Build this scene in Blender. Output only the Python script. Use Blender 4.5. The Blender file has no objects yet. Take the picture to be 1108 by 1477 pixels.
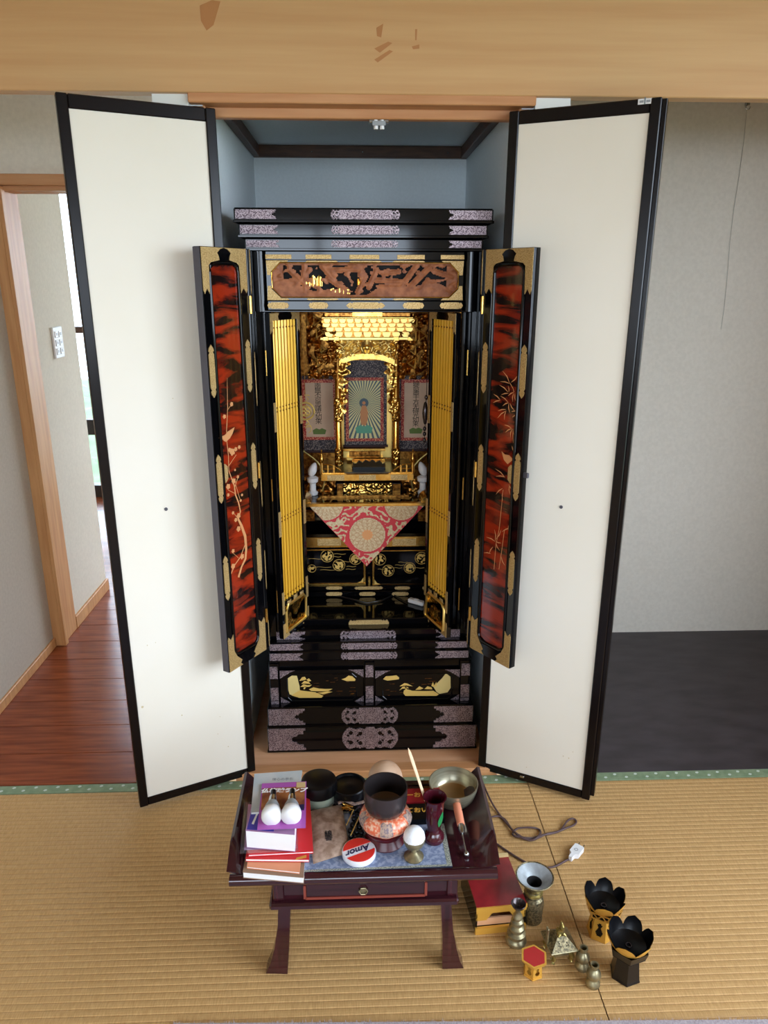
import bpy, math, random
from mathutils import Vector, Matrix, noise
random.seed(7)
scene = bpy.context.scene
COL = scene.collection
# ------------------------------------------------------------------ camera
F_PX, PITCH, YAW, ROLL = 1048.36, 0.3056, 0.0379, 0.0018
CAM = Vector((-0.0207, -1.7528, 1.35))
_cp, _sp, _cy, _sy = math.cos(PITCH), math.sin(PITCH), math.cos(YAW), math.sin(YAW)
FW = Vector((_sy * _cp, _cy * _cp, -_sp)); _rt = Vector((_cy, -_sy, 0)); _up = _rt.cross(FW)
RT = _rt * math.cos(ROLL) + _up * math.sin(ROLL); UP = _up * math.cos(ROLL) - _rt * math.sin(ROLL)
cd = bpy.data.cameras.new('camera'); co = bpy.data.objects.new('camera', cd); COL.objects.link(co)
cd.sensor_fit = 'HORIZONTAL'; cd.sensor_width = 36.0; cd.lens = F_PX / 1108 * 36; cd.clip_start = .02
co.matrix_world = Matrix(((RT.x, UP.x, -FW.x, CAM.x), (RT.y, UP.y, -FW.y, CAM.y), (RT.z, UP.z, -FW.z, CAM.z), (0, 0, 0, 1)))
scene.camera = co
# ------------------------------------------------------------------ light: overcast sky through the windows
SKY = (0.73, 0.85, 1.0); SKY_STRENGTH = 10.8
SIDE = (-3.0, -.55, .45, 2.02)                                     # opening in the right-hand wall: y0,y1,z0,z1
w = bpy.data.worlds.new('sky'); scene.world = w; w.use_nodes = True
bg = w.node_tree.nodes['Background']; bg.inputs[0].default_value = (*SKY, 1); bg.inputs[1].default_value = SKY_STRENGTH
WINDOWS = [(-1.7, 0.42, .85, 1.76), (1.15, 1.7, .85, 1.76)]      # openings in the rear wall: x0,x1,z0,z1
REAR = -3.7
def portal(name, loc, rot, sx, sy):
    l = bpy.data.lights.new(name, 'AREA'); l.shape = 'RECTANGLE'; l.size = sx; l.size_y = sy
    l.cycles.is_portal = True
    o = bpy.data.objects.new(name, l); COL.objects.link(o); o.location = loc; o.rotation_euler = rot
for i, (x0, x1, z0, z1) in enumerate(WINDOWS):
    portal('window_portal', ((x0 + x1) / 2, REAR - .02, (z0 + z1) / 2), (math.pi / 2, 0, 0), x1 - x0, z1 - z0)
portal('side_portal', (1.79, (SIDE[0] + SIDE[1]) / 2, (SIDE[2] + SIDE[3]) / 2), (math.pi / 2, 0, math.pi / 2), SIDE[1] - SIDE[0], SIDE[3] - SIDE[2])
portal('hall_portal', (-.55, 3.02, 1.0), (-math.pi / 2, 0, 0), 2.7, 1.9)
scene.view_settings.view_transform = 'Standard'; scene.view_settings.look = 'None'
scene.view_settings.gamma = 1.0; scene.view_settings.use_curve_mapping = False
scene.view_settings.exposure = 0.0
scene.cycles.max_bounces = 8; scene.cycles.diffuse_bounces = 5; scene.cycles.glossy_bounces = 4
scene.cycles.sample_clamp_indirect = 6.0
scene.cycles.use_denoising = True
# ------------------------------------------------------------------ pixel -> place (a pixel is only a direction)
def ray(px, py): return FW + RT * ((px - 554) / F_PX) - UP * ((py - 738.5) / F_PX)
def onY(px, py, Y):
    d = ray(px, py); return CAM + d * ((Y - CAM.y) / d.y)
def onZ(px, py, Z):
    d = ray(px, py); return CAM + d * ((Z - CAM.z) / d.z)
def onX(px, py, X):
    d = ray(px, py); return CAM + d * ((X - CAM.x) / d.x)
def zY(py, Y, px=530): return onY(px, py, Y).z
def hgt(X, Y, py):
    lo, hi = -.5, 3.
    for _ in range(40):
        m = (lo + hi) / 2; d = Vector((X, Y, m)) - CAM
        if 738.5 - F_PX * d.dot(UP) / d.dot(FW) > py: lo = m
        else: hi = m
    return lo
class Plane:                       # a vertical panel: O origin, d along, n towards the viewer
    def __init__(s, A, B, flip=False):
        s.O = Vector((A[0], A[1], 0)); s.d = Vector((B[0] - A[0], B[1] - A[1], 0)); s.L = s.d.length; s.d.normalize()
        s.n = Vector((-s.d.y, s.d.x, 0))
        if s.n.dot(CAM - s.O) < 0: s.n = -s.n
        if flip: s.n = -s.n
    def uz(s, px, py, v=0):
        d = ray(px, py); t = (s.O + s.n * v - CAM).dot(s.n) / d.dot(s.n); p = CAM + d * t
        return (p - s.O).dot(s.d), p.z
    def pt(s, u, z, v=0): return s.O + s.d * u + s.n * v + Vector((0, 0, z))
    def T(s): return lambda p: s.pt(p[0], p[2], -p[1])       # local x=along, y=into the panel, z=up
# ------------------------------------------------------------------ materials
def lin(c):
    return tuple((x / 255 / 12.92) if x <= 10 else ((x / 255 + .055) / 1.055) ** 2.4 for x in c)
MATS = {}
def mat(name, rgb, rough=.5, metal=0., spec=.5, coat=0., var=None, rgb2=None, bump=None, emit=None, trans=None, alpha=None, contrast=(.35, .65)):
    """var=(scale, stretch xyz, detail): noise mix rgb->rgb2; bump=(scale, strength, stretch)"""
    m = bpy.data.materials.new(name); m.use_nodes = True; nt = m.node_tree; b = nt.nodes['Principled BSDF']
    b.inputs['Base Color'].default_value = (*lin(rgb), 1); b.inputs['Roughness'].default_value = rough
    b.inputs['Metallic'].default_value = metal; b.inputs['Specular IOR Level'].default_value = spec
    if coat: b.inputs['Coat Weight'].default_value = coat; b.inputs['Coat Roughness'].default_value = .05
    if trans: b.inputs['Transmission Weight'].default_value = trans
    if alpha is not None: b.inputs['Alpha'].default_value = alpha
    if var or bump: tc = nt.nodes.new('ShaderNodeTexCoord')
    def nz(scale, st, det):
        mp = nt.nodes.new('ShaderNodeMapping'); mp.inputs['Scale'].default_value = st
        nt.links.new(tc.outputs['Object'], mp.inputs[0])
        n = nt.nodes.new('ShaderNodeTexNoise'); n.inputs['Scale'].default_value = scale; n.inputs['Detail'].default_value = det
        nt.links.new(mp.outputs[0], n.inputs['Vector']); return n
    if var:
        n = nz(*var); r = nt.nodes.new('ShaderNodeValToRGB')
        r.color_ramp.elements[0].position = contrast[0]; r.color_ramp.elements[1].position = contrast[1]
        r.color_ramp.elements[0].color = (*lin(rgb), 1); r.color_ramp.elements[1].color = (*lin(rgb2), 1)
        nt.links.new(n.outputs['Fac'], r.inputs[0]); nt.links.new(r.outputs[0], b.inputs['Base Color'])
    if bump:
        n = nz(bump[0], bump[2] if len(bump) > 2 else (1, 1, 1), 4)
        bp = nt.nodes.new('ShaderNodeBump'); bp.inputs['Strength'].default_value = bump[1]; bp.inputs['Distance'].default_value = .002
        nt.links.new(n.outputs['Fac'], bp.inputs['Height']); nt.links.new(bp.outputs[0], b.inputs['Normal'])
    if emit: b.inputs['Emission Color'].default_value = (*lin(rgb), 1); b.inputs['Emission Strength'].default_value = emit
    MATS[name] = m; return m
I3 = (1, 1, 1)
mat('beam_wood', (206, 164, 112), .55, var=(3, (.5, 12, 12), 5), rgb2=(196, 150, 98), bump=(40, .05, (.3, 6, 8)))
mat('frame_wood', (202, 148, 100), .5, var=(4, (1, 14, 14), 5), rgb2=(186, 128, 80))
mat('post_wood', (214, 160, 104), .5, var=(4, (14, 14, 1), 5), rgb2=(196, 138, 84))
mat('trim_brown', (96, 62, 42), .5, var=(8, (2, 12, 12), 4), rgb2=(72, 44, 30))
mat('niche_board', (224, 172, 130), .45, var=(3, (1, 14, 6), 5), rgb2=(212, 156, 112))
mat('tatami', (196, 156, 100), .7, var=(9, (60, 6, 1), 6), rgb2=(176, 136, 82), bump=(300, .25, (1, .05, 1)))
mat('tatami_edge', (190, 150, 96), .7)
mat('heri_green', (116, 134, 100), .8, var=(60, I3, 3), rgb2=(132, 148, 114))
mat('heri_white', (196, 204, 190), .8)
mat('floor_wood', (150, 76, 42), .24, spec=.35, var=(5, (1.2, 16, 8), 6), rgb2=(118, 54, 28))
mat('plaster', (226, 219, 203), .9, var=(90, I3, 6), rgb2=(219, 212, 196), bump=(180, .2))
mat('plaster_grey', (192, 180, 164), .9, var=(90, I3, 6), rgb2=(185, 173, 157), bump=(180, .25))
mat('wallpaper', (232, 240, 243), .85, var=(120, I3, 5), rgb2=(227, 235, 238), bump=(400, .15))
mat('ceiling_wood', (176, 144, 104), .6, var=(3, (1, 12, 12), 4), rgb2=(186, 150, 108))
mat('toko_board', (62, 54, 58), .42, var=(4, (2, 5, 1), 6), rgb2=(46, 38, 42), bump=(12, .1, (1, 4, 1)))
mat('toko_plaster', (213, 205, 192), .9, var=(90, I3, 6), rgb2=(206, 198, 185), bump=(180, .2))
mat('bell_wood', (222, 190, 160), .5, var=(9, I3, 5), rgb2=(176, 132, 100))
mat('white_paint', (236, 236, 228), .7)
mat('lacquer', (6, 6, 8), .08, spec=.37)
mat('lacquer_satin', (16, 14, 16), .28, spec=.5)
mat('door_black', (15, 10, 11), .24, spec=.3)
mat('edge_grey', (78, 76, 84), .45)
mat('paper_cream', (238, 232, 218), .85, var=(3, I3, 5), rgb2=(235, 228, 211))
mat('paper_stain', (205, 190, 150), .9)
mat('silver_fit', (186, 170, 176), .36, metal=.75, var=(420, I3, 2), rgb2=(90, 76, 84), bump=(500, .5), contrast=(.42, .6))
mat('gold', (240, 198, 110), .25, metal=1.0, var=(60, I3, 4), rgb2=(218, 168, 78))
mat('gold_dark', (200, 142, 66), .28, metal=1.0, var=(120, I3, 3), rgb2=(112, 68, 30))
mat('gold_leaf', (244, 210, 122), .33, metal=.9)
mat('gold_fit', (214, 184, 126), .4, metal=.55, var=(500, I3, 2), rgb2=(176, 140, 82), bump=(600, .4), contrast=(.42, .62))
mat('gold_slat', (222, 170, 46), .3, metal=.35, coat=.3)
mat('gold_paint', (226, 190, 104), .45, metal=.3)
mat('gold_pale', (222, 200, 130), .5, metal=.2)
mat('copper_paint', (224, 160, 104), .45, metal=.3)
mat('carved_wood', (176, 108, 66), .55, var=(60, I3, 4), rgb2=(140, 80, 46))
mat('red_cloth', (206, 58, 66), .7); mat('cream_cloth', (226, 206, 168), .75, var=(300, I3, 3), rgb2=(196, 170, 128))
mat('petal_tan', (196, 160, 120), .75)
mat('pink_cloth', (232, 176, 150), .75)
mat('scroll_paper', (216, 188, 160), .85, var=(20, I3, 4), rgb2=(204, 176, 150)); mat('ink', (30, 26, 26), .8)
mat('lotus_green', (104, 128, 66), .8); mat('brocade_dark', (44, 38, 48), .6, var=(300, I3, 1), rgb2=(130, 118, 112), contrast=(.5, .58))
mat('brocade_red', (170, 44, 42), .6, var=(240, I3, 1), rgb2=(222, 150, 110), contrast=(.5, .58))
mat('purple_brown', (52, 26, 32), .5)
mat('ray_blue', (92, 110, 118), .7); mat('ray_green', (232, 226, 164), .6); mat('robe', (214, 150, 100), .7); mat('lotus_teal', (104, 176, 148), .7)
mat('bulb_white', (236, 236, 236), .35, coat=.3)
mat('plastic_white', (232, 232, 232), .4)
mat('plastic_grey', (150, 155, 158), .4)
mat('rosewood', (58, 22, 30), .18, var=(6, (1, 18, 18), 5), rgb2=(44, 16, 22), coat=.5)
mat('rosewood_v', (66, 26, 32), .22, var=(6, (18, 18, 1), 5), rgb2=(42, 15, 20), coat=.4)
mat('rose_inlay', (140, 62, 46), .3, coat=.3)
mat('brass_old', (176, 164, 126), .36, metal=.75, var=(60, I3, 4), rgb2=(130, 122, 96))
mat('brass_bright', (206, 186, 112), .3, metal=.8, var=(90, I3, 4), rgb2=(150, 134, 80))
mat('bronze', (150, 136, 102), .4, metal=.75, var=(220, I3, 3), rgb2=(84, 78, 60), bump=(160, .5))
mat('bronze_pale', (190, 198, 202), .5, metal=.2, var=(40, I3, 4), rgb2=(150, 154, 156))
mat('steel', (180, 182, 180), .2, metal=1.0)
mat('bowl_brass', (186, 180, 154), .3, metal=.75, var=(8, (1, 1, 20), 3), rgb2=(160, 154, 130))
mat('bowl_in', (150, 120, 78), .4, metal=.5)
mat('dark_bronze', (82, 73, 73), .24, metal=.75)
mat('maroon', (76, 16, 24), .28, spec=.4); mat('vermilion', (176, 40, 40), .4)
mat('red_lacquer', (150, 34, 40), .25, var=(20, I3, 4), rgb2=(120, 24, 30), coat=.3)
mat('gold_yellow', (224, 170, 70), .4, metal=.35)
mat('coral', (226, 110, 72), .35, var=(160, I3, 3), rgb2=(236, 190, 160), contrast=(.45, .6), coat=.3)
mat('brocade_tan', (178, 150, 130), .6, var=(240, I3, 2), rgb2=(120, 104, 110), contrast=(.45, .6))
mat('mat_blue', (112, 126, 156), .75, var=(110, I3, 3), rgb2=(150, 160, 184), contrast=(.45, .56)); mat('mat_edge', (176, 178, 160), .6, var=(500, I3, 1), rgb2=(90, 96, 96), contrast=(.48, .54))
mat('mat_navy', (36, 44, 66), .7)
mat('rice', (246, 248, 250), .7, bump=(300, .6))
mat('ceramic_maroon', (66, 15, 26), .14, coat=.3); mat('leaf_green', (30, 118, 62), .3)
mat('wood_pale', (232, 200, 160), .6); mat('salmon', (232, 146, 112), .55)
mat('page_white', (248, 248, 246), .7); mat('cover_red', (206, 44, 48), .4); mat('cover_pale', (206, 206, 204), .5, var=(16, I3, 5), rgb2=(176, 190, 196)); mat('cover_purple', (180, 140, 180), .45); mat('cover_blue', (70, 60, 170), .4)
mat('cover_brown', (150, 120, 96), .6); mat('card_orange', (196, 128, 72), .45, var=(30, I3, 4), rgb2=(120, 56, 40)); mat('card_violet', (176, 90, 178), .45); mat('cover_orange', (226, 150, 110), .5)
mat('bag_paper', (196, 170, 150), .8, var=(60, I3, 8), rgb2=(140, 112, 92), bump=(90, .4))
mat('clear_plastic', (245, 245, 250), .08, trans=.92, alpha=.35)
mat('tin_red', (226, 54, 46), .3, coat=.3); mat('tin_white', (236, 238, 244), .3, coat=.3); mat('navy_ink', (36, 32, 80), .4)
mat('black_plastic', (9, 9, 12), .30, spec=.28)
mat('label_green', (150, 160, 140), .6)
mat('cord_brown', (84, 62, 62), .5); mat('pale_box', (214, 188, 132), .6)
mat('rug_grey', (176, 166, 168), .95, var=(300, I3, 3), rgb2=(150, 138, 142))
mat('garden', (92, 112, 74), .9, var=(2, I3, 5), rgb2=(66, 84, 52)); mat('leaf', (96, 150, 80), .6)
mat('sash_dark', (48, 40, 36), .4); mat('glass', (235, 242, 245), .02, trans=1.0)
# marbled red lacquer: cloudy bands of red and black
m = mat('red_panel', (176, 42, 16), .14, coat=.5); nt = m.node_tree; b = nt.nodes['Principled BSDF']
tc = nt.nodes.new('ShaderNodeTexCoord'); mp = nt.nodes.new('ShaderNodeMapping'); mp.inputs['Scale'].default_value = (5, 5, 19); mp.inputs['Rotation'].default_value = (0, math.radians(22), 0)
n = nt.nodes.new('ShaderNodeTexNoise'); n.inputs['Scale'].default_value = 1.6; n.inputs['Detail'].default_value = 5; n.inputs['Distortion'].default_value = .6
r = nt.nodes.new('ShaderNodeValToRGB'); r.color_ramp.elements[0].position = .42; r.color_ramp.elements[0].color = (.008, .004, .004, 1)
r.color_ramp.elements[1].position = .56; r.color_ramp.elements[1].color = (*lin((150, 42, 18)), 1)
nt.links.new(tc.outputs['Object'], mp.inputs[0]); nt.links.new(mp.outputs[0], n.inputs['Vector']); nt.links.new(n.outputs['Fac'], r.inputs[0]); nt.links.new(r.outputs[0], b.inputs['Base Color'])
# ------------------------------------------------------------------ mesh building
class MB:
    def __init__(s, T=None): s.v = []; s.f = []; s.m = []; s.T = T; s.cur = 0
    def add(s, vs, fs):
        k = len(s.v)
        s.v += [tuple(s.T(v)) for v in vs] if s.T else [tuple(v) for v in vs]
        for f in fs: s.f.append(tuple(i + k for i in f)); s.m.append(s.cur)
        return s
    def hexa(s, p): return s.add(p, [(0, 3, 2, 1), (4, 5, 6, 7), (0, 1, 5, 4), (1, 2, 6, 5), (2, 3, 7, 6), (3, 0, 4, 7)])
    def box(s, x0, x1, y0, y1, z0, z1, c=0):
        if x0 > x1: x0, x1 = x1, x0
        if y0 > y1: y0, y1 = y1, y0
        if z0 > z1: z0, z1 = z1, z0
        if not c: return s.hexa([(x0, y0, z0), (x1, y0, z0), (x1, y1, z0), (x0, y1, z0), (x0, y0, z1), (x1, y0, z1), (x1, y1, z1), (x0, y1, z1)])
        c = min(c, (x1 - x0) * .45, (y1 - y0) * .45, (z1 - z0) * .45)
        V = []; idx = {}
        for sx in (0, 1):
            for sy in (0, 1):
                for sz in (0, 1):
                    X = (x0, x1)[sx]; Y = (y0, y1)[sy]; Z = (z0, z1)[sz]; dx = c if not sx else -c; dy = c if not sy else -c; dz = c if not sz else -c
                    for k, p in enumerate(((X, Y + dy, Z + dz), (X + dx, Y, Z + dz), (X + dx, Y + dy, Z))): idx[sx, sy, sz, k] = len(V); V.append(p)
        Fs = []
        g = lambda a, b, cc, k: idx[a, b, cc, k]
        for sx in (0, 1): Fs.append([g(sx, 0, 0, 0), g(sx, 1, 0, 0), g(sx, 1, 1, 0), g(sx, 0, 1, 0)])
        for sy in (0, 1): Fs.append([g(0, sy, 0, 1), g(1, sy, 0, 1), g(1, sy, 1, 1), g(0, sy, 1, 1)])
        for sz in (0, 1): Fs.append([g(0, 0, sz, 2), g(1, 0, sz, 2), g(1, 1, sz, 2), g(0, 1, sz, 2)])
        for a in (0, 1):
            for b_ in (0, 1):
                Fs.append([g(a, b_, 0, 0), g(a, b_, 1, 0), g(a, b_, 1, 1), g(a, b_, 0, 1)])
                Fs.append([g(a, 0, b_, 0), g(a, 1, b_, 0), g(a, 1, b_, 2), g(a, 0, b_, 2)])
                Fs.append([g(0, a, b_, 1), g(1, a, b_, 1), g(1, a, b_, 2), g(0, a, b_, 2)])
                for d_ in (0, 1): Fs.append([g(a, b_, d_, 0), g(a, b_, d_, 1), g(a, b_, d_, 2)])
        ctr = Vector(((x0 + x1) / 2, (y0 + y1) / 2, (z0 + z1) / 2))
        out = []
        for f in Fs:
            p = [Vector(V[i]) for i in f]; nn = (p[1] - p[0]).cross(p[2] - p[0])
            out.append(tuple(f) if nn.dot(sum(p, Vector()) / len(p) - ctr) > 0 else tuple(reversed(f)))
        return s.add(V, out)
    def prism(s, poly, y0, y1, mapf=None):
        """poly of (x,z) extruded in y from y0 (front) to y1"""
        mapf = mapf or (lambda x, y, z: (x, y, z)); n = len(poly)
        return s.add([mapf(x, y0, z) for x, z in poly] + [mapf(x, y1, z) for x, z in poly],
                     [tuple(range(n)), tuple(reversed(range(n, 2 * n)))] + [(i, n + i, n + (i + 1) % n, (i + 1) % n) for i in range(n)])
    def lathe(s, prof, cx=0, cy=0, cz=0, seg=28, tilt=None, sq=1.0, ang=0, caps=True):
        V = []; Fs = []; n = len(prof)
        for k in range(seg):
            a = 2 * math.pi * k / seg + ang
            for r_, z in prof:
                p = Vector((r_ * math.cos(a), r_ * math.sin(a) * sq, z))
                if tilt: p = tilt @ p
                V.append((p.x + cx, p.y + cy, p.z + cz))
        for k in range(seg):
            k2 = (k + 1) % seg
            for i in range(n - 1): Fs.append((k * n + i, k2 * n + i, k2 * n + i + 1, k * n + i + 1))
        if caps and prof[0][0] > 1e-6: Fs.append(tuple(k * n for k in reversed(range(seg))))
        if caps and prof[-1][0] > 1e-6: Fs.append(tuple(k * n + n - 1 for k in range(seg)))
        return s.add(V, Fs)
    def tube(s, pts, rad, seg=8, flat=1.0):
        pts = [Vector(p) for p in pts]; n = len(pts); V = []; Fs = []
        rads = rad if isinstance(rad, (list, tuple)) else [rad] * n
        ref = Vector((0, 0, 1))
        for i, p in enumerate(pts):
            t = (pts[min(i + 1, n - 1)] - pts[max(i - 1, 0)]).normalized()
            if abs(t.dot(ref)) > .95: a = t.cross(Vector((1, 0, 0))).normalized()
            else: a = t.cross(ref).normalized()
            b_ = t.cross(a)
            for k in range(seg):
                th = 2 * math.pi * k / seg
                V.append(p + a * math.cos(th) * rads[i] + b_ * math.sin(th) * rads[i] * flat)
        for i in range(n - 1):
            for k in range(seg):
                k2 = (k + 1) % seg; Fs.append((i * seg + k, i * seg + k2, (i + 1) * seg + k2, (i + 1) * seg + k))
        Fs += [tuple(reversed(range(seg))), tuple(range((n - 1) * seg, n * seg))]
        return s.add(V, Fs)
    def ball(s, c, r_, seg=14, rings=8, sz=1.0):
        return s.lathe([(max(1e-7, r_ * math.sin(math.pi * i / rings)) if 0 < i < rings else 0, -r_ * sz * math.cos(math.pi * i / rings)) for i in range(rings + 1)], *c, seg=seg)
    def torus(s, c, R, r_, seg=24, rs=8, axis='z', arc=2 * math.pi, a0=0):
        pts = []
        N = seg
        for k in range(N + 1):
            a = a0 + arc * k / N; u, v = R * math.cos(a), R * math.sin(a)
            pts.append((c[0] + u, c[1] + v, c[2]) if axis == 'z' else (c[0] + u, c[1], c[2] + v) if axis == 'y' else (c[0], c[1] + u, c[2] + v))
        return s.tube(pts, r_, rs)
    def relief(s, u0, u1, v0, v1, nu, nv, fn, y=0., back=.004):
        """a carved plate: fn(u,v)-> height towards the viewer (-y) or None where it is cut through"""
        V = []; Fs = []; idx = {}
        du, dv = (u1 - u0) / nu, (v1 - v0) / nv
        keep = {}
        for i in range(nu):
            for j in range(nv):
                h = fn(u0 + (i + .5) * du, v0 + (j + .5) * dv)
                if h is not None: keep[i, j] = h
        def vert(i, j):
            if (i, j) not in idx:
                hs = [keep[a, b_] for a in (i - 1, i) for b_ in (j - 1, j) if (a, b_) in keep]
                idx[i, j] = len(V); V.append((u0 + i * du, y - sum(hs) / len(hs), v0 + j * dv))
            return idx[i, j]
        bidx = {}
        def bvert(i, j):
            if (i, j) not in bidx: bidx[i, j] = len(V); V.append((u0 + i * du, y + back, v0 + j * dv))
            return bidx[i, j]
        for (i, j) in keep:
            Fs.append((vert(i, j), vert(i + 1, j), vert(i + 1, j + 1), vert(i, j + 1)))
            for (a, b_), (p, q) in (((i - 1, j), ((i, j + 1), (i, j))), ((i + 1, j), ((i + 1, j), (i + 1, j + 1))), ((i, j - 1), ((i, j), (i + 1, j))), ((i, j + 1), ((i + 1, j + 1), (i, j + 1)))):
                if (a, b_) not in keep: Fs.append((vert(*q), vert(*p), bvert(*p), bvert(*q)))
        return s.add(V, Fs)
WL = {}
def finish(o, parent, pos):
    COL.objects.link(o); WL[o] = Vector(pos)
    if parent: o.parent = parent; o.location = Vector(pos) - WL[parent]
    else: o.location = pos
    return o
def tag(o, label=None, cat=None, group=None, kind=None):
    if label: o['label'] = label
    if cat: o['category'] = cat
    if group: o['group'] = group
    if kind: o['kind'] = kind
    return o
def obj(name, mb, mats, parent=None, smooth=None, **kw):
    vs = mb.v; n = len(vs)
    lo = [min(v[i] for v in vs) for i in range(3)]; hi = [max(v[i] for v in vs) for i in range(3)]
    org = Vector(((lo[0] + hi[0]) / 2, (lo[1] + hi[1]) / 2, lo[2]))
    me = bpy.data.meshes.new(name); me.from_pydata([(v[0] - org.x, v[1] - org.y, v[2] - org.z) for v in vs], [], mb.f)
    for mm in (mats if isinstance(mats, (list, tuple)) else [mats]): me.materials.append(MATS[mm])
    if any(mb.m): me.polygons.foreach_set('material_index', mb.m)
    if smooth is not None: me.shade_smooth(); me.set_sharp_from_angle(angle=math.radians(smooth))
    me.update()
    o = finish(bpy.data.objects.new(name, me), parent, org)
    return tag(o, **kw)
def share(name, src, pos, parent, mats=None):
    """another piece with the same mesh"""
    return finish(bpy.data.objects.new(name, src.data), parent, pos)
def thing(name, label, cat, pos, group=None):
    o = bpy.data.objects.new(name, None); o.empty_display_size = .05
    finish(o, None, pos); return tag(o, label, cat, group)
def copy_tree(o, delta, parent=None, label=None):
    c = o.copy(); COL.objects.link(c); WL[c] = WL[o] + Vector(delta); c.parent = parent
    c.location = WL[c] - (WL[parent] if parent else Vector())
    if label: c['label'] = label
    for ch in [x for x in list(WL) if x.parent == o and x != c]: copy_tree(ch, delta, c)
    return c
def text(name, s, size, T, mats, parent=None, depth=.0006, shear=0., vertical=False, width=1.0, bold=0., **kw):
    """lettering as thin raised print; T maps local (x right, y up, z out) to the place"""
    cu = bpy.data.curves.new(name, 'FONT'); cu.body = '\n'.join(s) if vertical else s; cu.size = size; cu.extrude = depth / 2
    cu.align_x = 'CENTER'; cu.align_y = 'CENTER'; cu.shear = shear; cu.resolution_u = 3
    if bold: cu.offset = bold
    if vertical: cu.space_line = .78
    to = bpy.data.objects.new(name, cu); COL.objects.link(to); dg = bpy.context.evaluated_depsgraph_get()
    me = bpy.data.meshes.new_from_object(to.evaluated_get(dg)); bpy.data.objects.remove(to); bpy.data.curves.remove(cu)
    mb = MB(); mb.v = [tuple(T(Vector((v.co.x * width, v.co.y, v.co.z)))) for v in me.vertices]; mb.f = [tuple(p.vertices) for p in me.polygons]; mb.m = [0] * len(mb.f)
    bpy.data.meshes.remove(me)
    if not mb.v: return None
    return obj(name, mb, mats, parent, **kw)
def nz3(x, y, z=0.): return noise.noise(Vector((x, y, z)))
def ridge(x, y, z=0.): return 1 - abs(nz3(x, y, z)) * 2
# ================================================================== THE SETTING
def struct(name, mb, mats, parent=None, **kw): return obj(name, mb, mats, parent, kind=None if parent else 'structure', **kw)
RX0, RX1, CEIL = -2.3, 1.75, 2.42
NB = .862                                               # back of the altar niche
# ---- floor: tatami mats with ribbed weave, borders, floorboards
fl = struct('floor', MB().box(RX0, RX1, REAR, .0, -.06, -.02), 'tatami_edge', label='woven straw tatami floor of the room', )
SEAM, MW, MD, PITCHR = .4526, 1.82, .91, .0152
def mat_mesh():
    mb = MB(); n = int((MD - .07) / PITCHR); x0, x1 = .0012, MW - .0012; prof = []
    y = -.0345
    for i in range(n + 1):
        for t, h in ((0, -.0018), (.14, -.0004), (.5, 0), (.86, -.0004)):
            yy = y - (i + t) * PITCHR
            if yy > -MD + .035: prof.append((yy, h))
    V = []; Fs = []
    for yy, h in prof: V += [(x0, yy, h), (x1, yy, h)]
    for i in range(len(prof) - 1): Fs.append((2 * i, 2 * i + 2, 2 * i + 3, 2 * i + 1))
    mb.add(V, Fs); mb.cur = 1
    mb.box(x0, x1, -MD + .001, 0, -.02, -.0045)
    return mb
src = None; heri = None
hb = MB().box(.001, MW - .001, -.0335, -.0005, -.004, .0006, .0005)
hb2 = MB()
for i in range(30):
    for k in (0, 1):
        cx_ = .018 + i * .0602 + k * .0301; cy_ = -.0095 - k * .0125
        hb2.prism([(cx_ - .005, -.002), (cx_, -.0045), (cx_ + .005, -.001), (cx_ + .004, .003), (cx_ - .002, .0035)], .0012, .0004, lambda x, y, z, c=cy_: (x, c + z, y))
for r_ in range(4):
    for c_ in (-2, -1, 0, 1):
        X = SEAM + c_ * MW; Y = -r_ * MD
        if X + MW < RX0 - .5 or X > RX1: continue
        if src is None: src = obj('tatami_mat', mat_mesh(), ['tatami', 'tatami_edge'], fl); base_org = WL[src].copy()
        if r_ == 0 and c_ == -2: first = src; off = Vector((X, Y, 0)); src.location = base_org + off - WL[fl]; WL[src] = base_org + off; t = src
        else: t = share('tatami_mat', src, base_org + Vector((X, Y, 0)), fl)
        for yy in ((0, -MD + .034) if r_ < 2 else (0,)):
            if heri is None:
                heri = obj('cloth_border', hb, 'heri_green', t); horg = WL[heri].copy(); motif = obj('border_motif', hb2, 'heri_white', t); morg = WL[motif].copy()
                for o_, g_ in ((heri, horg), (motif, morg)): WL[o_] = g_ + Vector((X, Y, 0)); o_.location = WL[o_] - WL[t]
                motif['kind'] = 'stuff'
            else:
                share('cloth_border', heri, horg + Vector((X, Y + yy, 0)), t)
                if r_ == 0: share('border_motif', motif, morg + Vector((X, Y + yy, 0)), t)['kind'] = 'stuff'
# floorboards of the passage at the left
fb = struct('floor_passage', MB().box(-1.9, -.43, .0, 3.0, -.06, -.02), 'floor_wood')
yy = .004; bsrc = None
while yy < 2.95:
    if bsrc is None:
        bsrc = obj('floorboard', MB().box(-1.23, -.43, yy, yy + .1435, -.02, -.001, .0012), 'floor_wood', fb); bo = WL[bsrc].copy(); y0_ = yy
    else: share('floorboard', bsrc, bo + Vector((0, yy - y0_, 0)), fb)
    yy += .1445
# tokonoma board at the right
struct('floor_alcove', MB().box(.43, RX1, .001, .88, -.03, -.001, .001), 'toko_board')
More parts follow.
